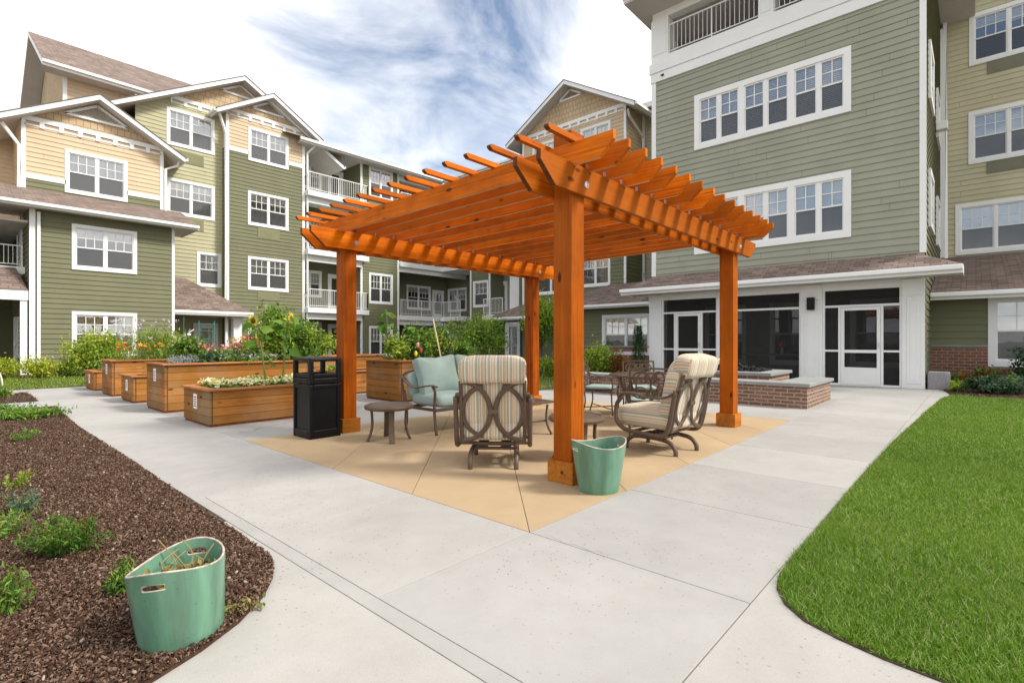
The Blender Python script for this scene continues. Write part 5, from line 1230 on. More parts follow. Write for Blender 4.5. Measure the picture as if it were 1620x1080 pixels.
def trash_can():
    t = world_root('trash_can', (3.12, 6.05, 0), 'black square plastic trash can with an open hood, against the left pergola post', 'trash can')
    bp = M['blackp']; x0, x1, y0, y1 = 2.925, 3.325, 5.835, 6.265; zt = .975; zs = .645
    b = MB(); b.box(x0 + .018, y0 + .018, .02, x1 - .018, y1 - .018, zs - .02)
    for (a0, b0, a1, b1) in ((x0, y0, x0 + .045, y0 + .045), (x1 - .045, y0, x1, y0 + .045), (x0, y1 - .045, x0 + .045, y1), (x1 - .045, y1 - .045, x1, y1)): b.box(a0, b0, 0, a1, b1, zs)
    for z0, z1 in ((0, .10), (zs - .045, zs)): 
        b.box(x0 + .045, y0 + .001, z0, x1 - .045, y0 + .02, z1); b.box(x0 + .045, y1 - .02, z0, x1 - .045, y1 - .001, z1); b.box(x0 + .001, y0 + .045, z0, x0 + .02, y1 - .045, z1); b.box(x1 - .02, y0 + .045, z0, x1 - .001, y1 - .045, z1)
    b.build('body', bp, t, bevel=.009)
    h = MB(); e = .004
    for (a0, b0, a1, b1) in ((x0 - e, y0 - e, x0 + .05, y0 + .05), (x1 - .05, y0 - e, x1 + e, y0 + .05), (x0 - e, y1 - .05, x0 + .05, y1 + e), (x1 - .05, y1 - .05, x1 + e, y1 + e)): h.box(a0, b0, zs + .01, a1, b1, zt - .04)
    for z0, z1 in ((zs + .01, zs + .075), (zs + .08, zs + .13)):
        k = 0 if z0 < zs + .05 else .006
        h.box(x0 + .05, y0 - e + k, z0, x1 - .05, y0 + .03, z1); h.box(x0 + .05, y1 - .03, z0, x1 - .05, y1 + e - k, z1); h.box(x0 - e + k, y0 + .05, z0, x0 + .03, y1 - .05, z1); h.box(x1 - .03, y0 + .05, z0, x1 + e - k, y1 - .05, z1)
    h.build('hood', bp, t, bevel=.010)
    l = MB()
    def dome(u, v):
        cx, cy = (x0 + x1) / 2, (y0 + y1) / 2; hx, hy = (x1 - x0) / 2 + e, (y1 - y0) / 2 + e; a, c = u * 2 - 1, v * 2 - 1
        return (cx + a * hx, cy + c * hy, zt - .015 + .018 * (1 - a ** 4) * (1 - c ** 4))
    l.grid(dome, 12, 12); l.box(x0 - e, y0 - e, zt - .055, x1 + e, y1 + e, zt - .016); l.build('lid', bp, t, bevel=.012)
    bag = MB(); bag.lathe([(.14, zs + .05), (.15, zs + .12), (.155, zs + .10), (.165, zs - .02)], 24, (3.125, 6.05)); bag.build('bin_bag', M['blackp'], t, smooth=True)
trash_can()

def glaze():
    m, N, L, b = newmat('green_glaze'); v = coords(N, L, 'Object')
    n = noise(N, L, coords(N, L, 'Object', (3, 3, .6)), 2.2, 6, .6, .4); c = ramp(N, L, n, [(.28, (.065, .12, .078)), (.5, (.105, .235, .155)), (.72, (.17, .33, .225))])
    n2 = noise(N, L, v, 60, 3); c = mixc(N, L, ramp(N, L, n2, [(.68, (0, 0, 0)), (.72, (.8, .8, .8))]), c, (.05, .06, .04))
    n3 = noise(N, L, coords(N, L, 'Object', (4, 4, 1)), 1.7, 4); c = mixc(N, L, ramp(N, L, n3, [(.60, (0, 0, 0)), (.75, (.45, .45, .45))]), c, (.17, .20, .09))
    L.new(c, b.inputs['Base Color']); b.inputs['Roughness'].default_value = .28; b.inputs['Coat Weight'].default_value = .25; bump(N, L, b, noise(N, L, v, 25, 4), .12, .004); return m
M['glaze'] = glaze(); M['rimclay'] = plain('worn_rim', (.42, .36, .30), .5, .45, 25); M['clay'] = plain('terracotta', (.35, .13, .06), .85, .2)
def pot(loc, rz, label, lean=0, fill=.30, rb=(.155, .145)):
    t = empty('green_pot', loc, rz); t.rotation_euler = (Matrix.Rotation(lean, 3, Vector((_F[0], _F[1], 0))) @ Matrix.Rotation(rz, 3, 'Z')).to_euler(); tag(t, label, 'flower pot', 'glazed green oval pots')
    rt, H = (.222, .195), .375; N_, K = 72, 26
    zr = lambda th: H + .024 * math.cos(2 * th)
    def P_(th, s, inn=0):
        k = s ** .9; a = rb[0] + (rt[0] - rb[0]) * k - inn; b_ = rb[1] + (rt[1] - rb[1]) * k - inn
        return (a * math.cos(th), b_ * math.sin(th), zr(th) * s)
    def hole(i, j):
        th = ((i + .5) / N_ * 2 * math.pi + math.pi / 2) % math.pi - math.pi / 2; s = (j + .5) / K; return abs(th) < .30 - .6 * abs(s - .84) and .805 < s < .88
    mb = MB()
    for inn, m_ in ((0, 0), (.014, 0)):
        base = len(mb.v)
        for j in range(K + 1):
            for i in range(N_): mb.v.append(P_(2 * math.pi * i / N_, max(j / K, .0 if inn == 0 else .05), inn))
        for j in range(K):
            for i in range(N_):
                if hole(i, j): continue
                i2 = (i + 1) % N_; q = (base + j * N_ + i, base + j * N_ + i2, base + (j + 1) * N_ + i2, base + (j + 1) * N_ + i); mb.f.append(q if inn == 0 else q[::-1]); mb.m.append(m_)
    mb.face([P_(2 * math.pi * i / N_, 0) for i in range(N_)][::-1])
    body = mb.build('pot_body', M['glaze'], t, smooth=True)
    rm = MB(); rm.tube([Vector(P_(2 * math.pi * i / N_, 1.0, .007)) for i in range(N_)], .0058, 8, closed=True); rm.build('rim', M['rimclay'], body, org=(0, 0, 0), smooth=True)
    for s in (0, math.pi):
        hl = MB(); pts = []
        for a in [2 * math.pi * i / 28 for i in range(28)]:
            ca, sa = math.cos(a), math.sin(a); th = s + .285 * math.copysign(abs(ca) ** .6, ca); pts.append(Vector(P_(th, .842 + .042 * math.copysign(abs(sa) ** .7, sa), .006)))
        hl.tube(pts, .0055, 6, closed=True); hl.build('handle_slot', M['rimclay'], body, org=(0, 0, 0), smooth=True)
    so_ = MB(); zf = fill
    kf = (zf / H) ** .9; ra = rb[0] + (rt[0] - rb[0]) * kf - .018; rc = rb[1] + (rt[1] - rb[1]) * kf - .018
    so_.grid(lambda u, v: (lambda th, r_: (r_ * ra * math.cos(th), r_ * rc * math.sin(th), zf + .012 * math.sin(7 * th + 9 * r_) * r_))(u * 2 * math.pi, v), 40, 10); so_.build('soil', M['soil'], t, smooth=True)
    return t
p2 = pot((3.455, 2.195, 0), R(-28), 'empty green glazed pot standing against the front pergola post', fill=.18)
p1 = pot((.65, 2.335, -.01), R(50), 'green glazed pot with dry soil, sunk in the bark mulch at the left front', fill=.275, lean=R(-5), rb=(.185, .165)); p1.scale = (.84, .84, .82)
def driedplant():
    n = 260; a = rng.uniform(0, 6.28, n); r_ = rng.uniform(0, .16, n) ** 1.0; pts = np.stack([.665 + .85 * r_ * np.cos(a) - .02, 2.34 + .8 * r_ * np.sin(a), .222 + rng.uniform(0, .03, n)], 1)
    t = world_root('dried_plant', (.665, 2.375, .28), 'withered brown plant remains lying in the foreground green pot', 'dead plant')
    leafy('dry_leaves', DRY, pts, .028, t, org=t.location, tilt=1.2); st = MB()
    for k in range(7):
        a = k * .9; b = Vector((.67 + .05 * math.cos(a), 2.40 + .05 * math.sin(a), .215)); st.tube(smooth_path([b, b + Vector((.03 * math.cos(a), .03 * math.sin(a), .05)), b + Vector((.06 * math.cos(a * 2), .06 * math.sin(a), .09 + .02 * (k % 3)))], 3), .0025, 4)
    st.build('dry_stems', plain('dry_stem', (.30, .22, .10), .9), t)
driedplant()

# ---------------------------------------------------------------- low brick wall and fire pit
def brickwork():
    t = world_root('seat_wall', (10.1, 4.5, 0), 'low L shaped red brick seat wall with grey stone caps behind the right post', 'wall')
    b = MB(); b.box(9.95, 2.15, 0, 10.36, 7.3, .375); b.box(10.361, 2.15, 0, 11.86, 2.62, .374); b.build('brick_wall', M['brick2'], t)
    for i in range(5): MB().box(9.90, 2.10 + i * 1.05, .376, 10.41, 2.10 + (i + 1) * 1.05 - .006, .437).build('stone_cap', M['stone'], t, bevel=.006)
    for i in range(2): MB().box(10.416 + i * .75, 2.10, .376, 10.416 + (i + 1) * .75 - .006, 2.67, .437).build('stone_cap', M['stone'], t, bevel=.006)
    f = world_root('fire_pit', (11.6, 4.0, 0), 'square brick fire pit with stone rim behind the low brick seat wall', 'fire pit')
    b = MB(); b.box(11.0, 3.05, 0, 12.5, 5.0, .47); b.build('brick_base', M['brick2'], f)
    for q in ((10.95, 3.0, 12.55, 3.3), (10.95, 4.75, 12.55, 5.05), (10.95, 3.305, 11.25, 4.745), (12.25, 3.305, 12.55, 4.745)): MB().box(q[0], q[1], .472, q[2], q[3], .535).build('stone_cap', M['stone'], f, bevel=.006)
    n = 420; rv = np.array([(math.cos(a) * math.cos(b_), math.sin(a) * math.cos(b_), math.sin(b_)) for b_ in (-.9, -.1, .7) for a in [i * 2 * math.pi / 6 + b_ for i in range(6)]]); rv *= rng.uniform(.7, 1.2, (18, 1))
    rf = [(r_ * 6 + i, r_ * 6 + (i + 1) % 6, (r_ + 1) * 6 + (i + 1) % 6, (r_ + 1) * 6 + i) for r_ in range(2) for i in range(6)] + [tuple(range(12, 18))]
    x = rng.uniform(11.28, 12.2, n); y = rng.uniform(3.33, 4.72, n); z = .50 + .14 * np.exp(-((x - 11.7) ** 2 + (y - 4) ** 2) * 2.2) * rng.uniform(0, 1, n)
    tag(scatter('lava_rock', rv, rf, np.stack([x, y, z], 1), rots(n, 1.5), rng.uniform(.03, .06, n), plain('lava', (.012, .012, .013), .6, .4), None), 'heap of black lava rock filling the square fire pit', 'rocks', kind='stuff')
brickwork()
b = world_root('box_speaker', (16.5, .66, 0), 'grey granite finish box standing between the porch column and the brick wall', 'box')
m = MB(); m.prism([(16.12, .52), (16.18, .46), (16.52, .46), (16.58, .52), (16.58, .88), (16.12, .88)], .0, .40, lambda u, v, t: (u, v, t)); m.build('casing', plain('granite_grey', (.30, .29, .30), .7, .25, 60), b, bevel=.015)
m = MB(); m.prism([(16.13, .525), (16.185, .47), (16.515, .47), (16.57, .525), (16.57, .87), (16.13, .87)], .402, .42, lambda u, v, t: (u, v, t)); m.build('top', plain('granite_top', (.42, .41, .41), .7, .2, 40), b, bevel=.008)
# table with a flower just inside the porch screen
t = world_root('porch_table', (17.0, 4.4, 0), 'dark wooden bench table behind the middle porch screen', 'table')
dk = plain('dark_wood', (.16, .13, .11), .6, .2)
MB().box(16.62, 3.55, .74, 17.2, 5.35, .79).build('tabletop', dk, t, bevel=.005)
for x, y in ((16.66, 3.62), (16.66, 5.22), (17.1, 3.62), (17.1, 5.22)): MB().box(x, y, 0.012, x + .07, y + .07, .738).build('leg', dk, t)
v = world_root('flower_vase', (16.75, 4.28, .79), 'small vase with one red flower on the porch table', 'vase')
MB().lathe([(0, .79), (.035, .79), (.05, .84), (.03, .92), (.022, .97), (.03, .99)], 16, (16.75, 4.28)).build('vase', plain('vase_glaze', (.30, .32, .30), .3), v, smooth=True)
MB().tube([(16.75, 4.28, .92), (16.745, 4.285, 1.06)], .006, 5).build('stem', STEM, v)
a = rng.normal(size=(60, 3)) * .028 + np.array([16.745, 4.285, 1.08]); leafy('bloom', petal('petal_red', (.6, .03, .03), (.8, .10, .08)), a, .06, v, org=v.location, tilt=1.2)
# ---------------------------------------------------------------- raised timber planters
def islandwood(name, axis, lo, hi, grey):
    m = wood(name, lo, hi, axis, .78, True, .0, grey); nt = m.node_tree; N, L = nt.nodes, nt.links
    g_ = N.new('ShaderNodeNewGeometry'); b = N['Principled BSDF']; src = b.inputs['Base Color'].links[0].from_socket
    c = mixc(N, L, .85, src, ramp(N, L, g_.outputs['Random Per Island'], [(0, (.62, .60, .58)), (.5, (1, 1, 1)), (1, (1.22, 1.12, 1.0))]), 'MULTIPLY'); L.new(c, b.inputs['Base Color'])
    return m
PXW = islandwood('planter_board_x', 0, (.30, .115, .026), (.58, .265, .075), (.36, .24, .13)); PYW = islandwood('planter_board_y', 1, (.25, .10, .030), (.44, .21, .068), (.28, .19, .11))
def planter(x0, y0, L_, W, H, label, tagz=True, sign=0):
    t = world_root('planter_box', (x0 + L_ / 2, y0 + W / 2, 0), label, 'planter', 'raised wooden garden planters'); x1, y1 = x0 + L_, y0 + W
    n = max(3, round((H - .06) / .118)); z0 = .035; bh = (H - .03 - z0) / n
    fr = MB(); fr.box(x0 + .012, y0 + .012, .0, x1 - .012, y1 - .012, z0 + .01); fr.build('skid', M['plankdark'], t)
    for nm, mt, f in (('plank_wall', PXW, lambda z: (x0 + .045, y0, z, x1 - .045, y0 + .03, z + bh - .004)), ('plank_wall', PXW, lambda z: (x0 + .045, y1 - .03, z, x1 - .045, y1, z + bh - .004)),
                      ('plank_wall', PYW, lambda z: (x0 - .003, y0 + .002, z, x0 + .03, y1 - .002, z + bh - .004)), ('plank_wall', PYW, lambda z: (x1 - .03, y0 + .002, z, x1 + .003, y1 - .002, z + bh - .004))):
        m = MB()
        for i in range(n): m.box(*f(z0 + i * bh))
        m.build(nm, mt, t, bevel=.003)
    for x in (x0 + .008, x1 - .044):
        for y in (y0 + .006, y1 - .036): MB().box(x if x > x0 + .1 else x + .024, y, .005, x + .036, y + .03, H - .03).build('corner_post', M['plankdark'], t)
    o = .035; c = .14
    for q in ((x0 - o, y0 - o, x1 + o, y0 + c - o), (x0 - o, y1 - c + o, x1 + o, y1 + o)): MB().box(q[0], q[1], H - .028, q[2], q[3], H).build('cap_board', M['plankcap'], t, bevel=.003)
    for q in ((x0 - o, y0 + c - o + .002, x0 + c - o, y1 - c + o - .002), (x1 - c + o, y0 + c - o + .002, x1 + o, y1 - c + o - .002)): MB().box(q[0], q[1], H - .028, q[2], q[3], H - .001).build('cap_board', M['plankcap'], t, bevel=.003)
    s = MB(); s.grid(lambda u, v: (x0 + .04 + (L_ - .08) * u, y0 + .04 + (W - .08) * v, H - .06 + .015 * math.sin(u * 19) * math.sin(v * 13)), 30, 14); s.build('soil', M['soil'], t, smooth=True)
    if tagz:
        yc = y0 + W * .52; zc = H - .20; pw, ph = .075, .105
        p = MB().box(x0 - .007, yc - pw, zc - ph, x0 - .0035, yc + pw, zc + ph).build('plot_label', M['paper'], t)
        k = MB()
        for i in range(5 if sign == 0 else 4):
            zz = zc + ph * .55 - i * .032; w = pw * (.6 if i % 2 else .75); k.box(x0 - .0085, yc - w, zz - .006, x0 - .0072, yc + w, zz + .006)
        k.build('print', M['ink'], p, org=t.location)
    return t
planter(2.44, 7.68, 2.08, 1.07, .515, 'low planter nearest the trash can, filled with cream flowers')
planter(2.44, 9.73, 2.42, 1.07, .80, 'tall planter with pink coneflowers behind the low cream flowered planter')
planter(2.44, 11.73, 2.42, .95, .515, 'low planter between the two tall planters of the left row', sign=1)
planter(2.44, 13.50, 2.42, 1.0, .765, 'tall planter with orange blooms, second from the far end of the left row')
planter(2.44, 15.38, 2.3, 1.05, .46, 'lowest small looking planter at the far end of the left row', sign=1)
planter(5.85, 8.12, 2.38, 1.15, .80, 'tall planter full of vegetables right behind the teal loveseat', False)
planter(5.85, 10.2, 2.38, 1.05, .515, 'low planter partly hidden behind the vegetable planter', False)
planter(5.85, 12.2, 2.38, 1.05, .80, 'tall planter farthest back beyond the vegetable planter', False)

# ---------------------------------------------------------------- plants
def plant(name, loc, label, cat, group=None): return world_root(name, loc, label, cat, group)
def bush(name, loc, rad, n, mat, label, cat='bush', size=.06, ncl=16, tmpl=LEAF, group=None, stems=8, tilt=.8, mat2=None, n2=0, spread=.42):
    t = plant(name, loc, label, cat, group); c = (loc[0], loc[1], loc[2] + rad[2] * .9)
    leafy('foliage', mat, clumpcloud(n, c, rad, ncl, spread), size, t, t.location, tmpl, tilt)
    if mat2: leafy('foliage', mat2, clumpcloud(n2, c, tuple(r * 1.05 for r in rad), 7, .3), size, t, t.location, tmpl, tilt)
    if stems:
        sg = []
        for i in range(stems):
            a = i * 2.4; e = Vector((c[0] + rad[0] * .7 * math.cos(a), c[1] + rad[1] * .7 * math.sin(a), c[2] + rad[2] * (.3 + .4 * (i % 3) / 2))); b = Vector((loc[0] + .08 * rad[0] * math.cos(a), loc[1] + .08 * rad[1] * math.sin(a), loc[2]))
            sg.append(smooth_path([b, b.lerp(e, .5) + Vector((0, 0, rad[2] * .25)), e], 3))
        stems_mesh(sg, .010).build('stems', BARK, t)
    return t
def at(px, d, z=0):
    u = (px - 810) / FPX; return (_F[0] + _R[0] * u) * d, (_F[1] + _R[1] * u) * d, z
# hedge bushes along the left wing
for i, (px, d, r_, h, lab) in enumerate(((4, 16.2, .55, .36, 'yellow green rounded bush at the left edge below the porch'), (64, 16.3, .48, .36, 'yellow green bush at the foot of the white corner trim'), (110, 16.9, .45, .33, 'small yellow green bush between corner bush and the big leafy shrub'))):
    bush('spirea_bush', at(px, d), (r_, r_, h), 1500, GY if i != 2 else G1, lab, size=.075, ncl=22, group='bushes along the left wing', mat2=G1, n2=500)
bush('leafy_shrub', at(158, 17.6), (.95, .8, .84), 4600, G1, 'big bright green shrub under the ground floor window beside the far planters', size=.10, ncl=34, mat2=GY, n2=1500, spread=.36)
def inbox(x0, x1, y0, y1, z, n, hmin, hmax):
    return np.stack([rng.uniform(x0, x1, n), rng.uniform(y0, y1, n), z + rng.uniform(hmin, hmax, n)], 1)
# front low planter: cream flowers
t = plant('cream_flowers', (3.4, 8.2, .46), 'mat of small cream yellow flowers filling the low front planter', 'flowers')
pts = inbox(2.62, 4.36, 7.79, 8.65, .46, 1300, .0, .10); pts[:, 2] += .03 * np.sin(pts[:, 0] * 9) * np.sin(pts[:, 1] * 8)
leafy('leaves', G2, pts, .07, t, t.location, tilt=.7); pts = inbox(2.6, 4.38, 7.78, 8.66, .46, 1500, .07, .13); pts[:, 2] += .03 * np.sin(pts[:, 0] * 9) * np.sin(pts[:, 1] * 8); leafy('blooms', PC, pts, .055, t, t.location, PETAL5, .55)
leafy('buds', PY, inbox(2.6, 4.38, 7.78, 8.66, .46, 120, .08, .13), .03, t, t.location, PETAL5, .5)
def sunflower(x, y, z0, h, lean, face, label, bloom=True, leaves=16, ls=.20):
    t = plant('sunflower', (x, y, z0), label, 'sunflower', 'sunflowers in the planters'); top = Vector((x + lean[0], y + lean[1], z0 + h))
    path = smooth_path([(x, y, z0), (x + lean[0] * .3, y + lean[1] * .3, z0 + h * .45), (x + lean[0] * .7, y + lean[1] * .7, z0 + h * .85), tuple(top)], 5)
    MB().tube(path, [.016 * (1 - .45 * i / len(path)) for i in range(len(path))], 7).build('stem', STEM, t, smooth=True)
    n = leaves; k = rng.integers(3, len(path), n); az = np.arange(n) * 2.4 + rng.normal(0, .3, n); P = np.array([path[i] for i in k]); off = np.stack([-np.sin(az), np.cos(az), np.zeros(n)], 1)
    WIDE = ([(0, 0, 0), (.30, .25, .06), (.34, .5, .04), (0, 1.0, -.22), (-.34, .5, .04), (-.30, .25, .06), (0, .5, -.04)], [(0, 1, 2, 6), (6, 2, 3), (6, 3, 4), (0, 6, 4, 5)])
    leafy_ = scatter('leaves', WIDE[0], WIDE[1], P + off * .05, rots(n, 0, az, rng.normal(-.25, .35, n)), ls * rng.uniform(.7, 1.3, n), G2, t, t.location)
    pt = MB()
    for i in range(n): pt.tube([P[i], P[i] + off[i] * .06], .004, 4)
    pt.build('leaf_stalks', STEM, t)
    if bloom:
        f = Vector(face).normalized(); q = f.to_track_quat('Z', 'Y'); m4 = Matrix.Translation(top + f * .03) @ q.to_matrix().to_4x4()
        hd = MB(); hd.lathe([(0, .018), (.024, .016), (.042, .006), (.045, -.004), (.024, -.024), (0, -.028)], 18); hd.v = [tuple(m4 @ Vector(v)) for v in hd.v]; hd.build('flower_head', plain('seed_disc', (.16, .09, .02), .9, .4, 60), t, smooth=True)
        N_ = 44; az = np.arange(N_) * (2 * np.pi / 22) + rng.normal(0, .06, N_); qm = np.array(q.to_matrix()); lp = np.stack([-np.sin(az) * .038, np.cos(az) * .038, np.zeros(N_)], 1)
        rr = np.einsum('ij,njk->nik', qm, rots(N_, 0, az, rng.normal(.15, .25, N_))); scatter('petals', [(0, 0, 0), (.17, .4, .02), (0, 1, -.08), (-.17, .4, .02)], LEAF[1], lp @ qm.T + np.array(top + f * .03), rr, .052 * rng.uniform(.8, 1.2, N_), PY, t, t.location)
    return t
sunflower(3.66, 8.2, .47, 1.06, (.06, -.10), (.55, -.75, -.12), 'sunflower with a yellow head turned right, above the low front planter', True, 18, .18)
sunflower(3.42, 8.25, .47, 1.02, (-.16, .04), (-.75, -.55, -.25), 'sunflower with drooping yellow head turned left, in the low front planter', True, 18, .18)
# coneflowers and companions
def flowerpatch(name, x0, x1, y0, y1, z, h, label, blooms, nl, leafm=G2, ls=.07, ns=40, tmpl=LEAF, bs=.05):
    t = plant(name, ((x0 + x1) / 2, (y0 + y1) / 2, z), label, 'flowers')
    leafy('leaves', leafm, inbox(x0, x1, y0, y1, z, nl, 0, h * .8), ls, t, t.location, tmpl, .9)
    sg = []
    for mat, n in blooms:
        P = inbox(x0, x1, y0, y1, z, n, h * .62, h * 1.12); leafy('blooms', mat, P, bs, t, t.location, PETAL5, .5)
        for p in P[:ns]: sg.append([Vector((p[0] + .03 * math.sin(p[2] * 90), p[1], z)), Vector(p)])
    stems_mesh(sg, .004, 4).build('stems', STEM, t); return t
t = flowerpatch('coneflowers', 3.05, 4.15, 9.88, 10.65, .75, .34, 'clump of pink and crimson coneflowers in the tall front planter', [(PP, 190), (PR, 60)], 900)
flowerpatch('coneflowers', 3.7, 4.15, 10.0, 10.7, .78, .42, 'orange coneflowers standing behind the pink ones', [(PO, 110), (PR, 40)], 500)
flowerpatch('verbena', 3.3, 4.3, 9.82, 10.0, .75, .16, 'tiny lilac pink flowers along the rim of the tall front planter', [(PL_, 170)], 420, bs=.035)
bush('silver_plant', (2.78, 10.0, .76), (.24, .2, .10), 500, GREY, 'low silvery grey plant at the near corner of the coneflower planter', 'plant', .06, 8, NARROW, stems=0)
bush('green_herb', (2.95, 10.45, .76), (.34, .25, .24), 1300, G2, 'bushy green herb behind the silver plant, beside the wooden stake', 'plant', .075, 12, stems=5)
bush('squash_plant', (3.25, 9.98, .76), (.30, .14, .07), 160, G4, 'low broad leafed plant beside the pink coneflowers', 'plant', .13, 8, stems=0)
bush('tomato_plant', (4.45, 10.35, .72), (.52, .44, .56), 4200, G1, 'dense green tomato plant behind the black trash can', 'plant', .075, 40, stems=10, mat2=G2, n2=2200, spread=.34)
bush('tomato_plant', (5.0, 10.25, .72), (.42, .40, .50), 2600, G2, 'leafy tomato plant just left of the left pergola post', 'plant', .075, 26, stems=8, mat2=G1, n2=900, spread=.34)
st = world_root('garden_stake', (3.05, 10.1, .7), 'pale wooden stake in the coneflower planter under the bird ornament', 'stake'); x, y, _ = at(277, 9.1); MB().box(x - .016, y - .016, .7, x + .016, y + .016, 1.25).build('stake', plain('pale_stake', (.60, .42, .28), .8, .15), st, bevel=.003)
# bird ornament
hx, hy, _ = at(296, 9.3); hb = world_root('bird_ornament', (hx, hy, 1.2), 'white hummingbird ornament hovering over the flower planter', 'ornament')
wht = plain('ornament_white', (.75, .74, .72), .4); q = superq((hx, hy, 1.27), (.075, .028, .028), .9, .9, 14, 10, Matrix.Rotation(R(-48), 4, 'Z') @ Matrix.Rotation(-.25, 4, 'Y')); q.build('body', wht, hb, smooth=True)
for s in (-1, 1):
    w = MB(); d1 = Vector((_R[0], _R[1], 0)); b0 = Vector((hx, hy, 1.28)); w.tube([b0, b0 + d1 * .04 + Vector((0, 0, .05)) + Vector((_F[0], _F[1], 0)) * .03 * s, b0 + d1 * .09 + Vector((0, 0, .10)) + Vector((_F[0], _F[1], 0)) * .06 * s], [.012, .024, .006], 6, rb=.003); w.build('wing', wht, hb, smooth=True)
MB().tube([Vector((hx, hy, 1.27)) - Vector((_R[0], _R[1], 0)) * .06, Vector((hx, hy, 1.262)) - Vector((_R[0], _R[1], 0)) * .14], [.008, .003], 5).build('beak', M['blackm'], hb)
MB().tube([(hx, hy, .74), (hx, hy, 1.25)], .004, 5).build('rod', M['blackm'], hb)
gx, gy, _ = at(289, 9.6); MB_ = MB().tube([(gx, gy, .7), (gx + .02, gy, 1.62)], .008, 6); tag(MB_.build('garden_cane', plain('green_cane', (.04, .16, .09), .5)), 'thin dark green cane rising beside the bird ornament', 'cane')
# feathery plants, orange flowers and verbena of the third planters
flowerpatch('marigolds', 2.6, 4.3, 13.6, 14.3, .70, .38, 'orange flowers among feathery leaves in the far tall planter', [(PO, 90)], 1400, G1, .07, 30, NARROW, .08)
bush('dill_plant', (3.5, 14.1, .72), (.8, .35, .40), 1800, G1, 'feathery light green plants behind the orange flowers', 'plant', .10, 18, NARROW, stems=8, tilt=1.0)
vt = world_root('tall_verbena', (3.0, 14.0, .7), 'thin tall stalks with lilac flower heads in the far tall planter', 'flowers'); sg = []; hd = []
for i in range(26):
    b = Vector((rng.uniform(2.5, 3.9), rng.uniform(13.6, 14.4), .7)); e = b + Vector((rng.normal(0, .10), rng.normal(0, .1), rng.uniform(.45, .98))); sg.append(smooth_path([b, b.lerp(e, .5) + Vector((rng.normal(0, .03), 0, 0)), e], 3)); hd += [tuple(e + Vector(rng.normal(0, .022, 3))) for _ in range(9)]
stems_mesh(sg, .004, 4).build('stems', STEM, vt); leafy('blooms', PL_, np.array(hd), .035, vt, vt.location, PETAL5, .6)
bush('low_greens', (3.2, 12.2, .48), (.5, .3, .10), 500, G1, 'sparse low greens in the short planter between the tall ones', 'plant', .07, 10, stems=0)
bush('young_greens', (3.2, 15.9, .42), (.6, .35, .16), 700, G2, 'low green plants in the farthest short planter', 'plant', .09, 10, stems=0)
# teal ladder trellis
lx, ly, _ = at(327, 12.6); lt = world_root('ladder_trellis', (lx, ly, .7), 'teal ladder shaped trellis standing in the far tall planter', 'trellis'); tm = plain('teal_paint', (.04, .22, .19), .45); m = MB()
d1 = Vector((_R[0], _R[1], 0))
for s in (-1, 1): m.tube([Vector((lx, ly, .7)) + d1 * .16 * s, Vector((lx, ly, 1.66)) + d1 * .19 * s], .012, 6)
for z in (1.0, 1.22, 1.42, 1.58): m.tube([Vector((lx, ly, z)) - d1 * .18, Vector((lx, ly, z)) + d1 * .18], .010, 6)
m.build('frame', tm, lt)
# vegetable planter behind the loveseat
sunflower(6.02, 8.75, .75, 1.05, (-.02, .05), (0, -1, 0), 'young sunflower without bloom, tallest plant in the vegetable planter', False, 20, .19)
sunflower(6.55, 8.85, .75, .72, (.05, .0), (0, -1, 0), 'shorter flowerless sunflower right of the tall one in the vegetable planter', False, 14, .17)
bush('pepper_plant', (6.2, 8.6, .74), (.30, .34, .30), 900, G1, 'light green pepper plant at the left end of the vegetable planter', 'plant', .085, 14, stems=6)
bush('bean_plant', (6.75, 8.65, .74), (.36, .36, .34), 1700, G2, 'dark green bean plant in the middle of the vegetable planter', 'plant', .085, 18, stems=6, mat2=G1, n2=400)
bush('tomato_plant', (7.35, 8.7, .74), (.42, .38, .42), 2600, G1, 'grey green tomato plant at the right of the vegetable planter', 'plant', .06, 26, stems=8, mat2=G4, n2=1400, spread=.34)
bush('herb_plant', (7.95, 8.6, .74), (.26, .32, .24), 1100, G2, 'round leafy herb at the right end of the vegetable planter', 'plant', .06, 14, stems=5)
pk = world_root('pepper_fruit', (6.35, 8.2, 1.0), 'hanging yellow and purple peppers at the front of the vegetable planter', 'peppers')
for i, (dx, dz, mt) in enumerate(((.0, .0, PY), (.12, .06, PR), (.05, .17, PP))): superq((6.3 + dx, 8.22, .92 + dz), (.03, .03, .055), .9, .9, 10, 8).build('pepper', mt, pk, smooth=True)
for i, (p0, z0, p1, z1, lab) in enumerate(((668, .8, 688, 1.55, 'pale cane leaning left among the vegetables, upper one'), (645, .85, 604, 1.32, 'pale cane lying at a low angle across the vegetable leaves'))):
    a = at(p0, 10.6); b = at(p1 if i == 0 else 604, 10.4); A_, B_ = (Vector((a[0], a[1], z0)), Vector((b[0], b[1], z1)))
    if i == 0: A_, B_ = Vector((*at(698, 10.4)[:2], z0)), Vector((*at(685, 10.5)[:2], 1.62))
    tag(MB().tube([A_, B_], .014, 6).build('garden_cane', plain('bamboo', (.62, .50, .30), .7, .15)), lab, 'cane')
bush('tall_greens', (6.6, 12.7, .74), (.6, .4, .35), 1200, G1, 'light greens in the farthest back tall planter', 'plant', .09, 14, stems=6)
bush('low_lettuce', (6.1, 10.7, .48), (.35, .3, .08), 300, G1, 'bright low lettuce in the half hidden low planter', 'plant', .09, 8, stems=0)
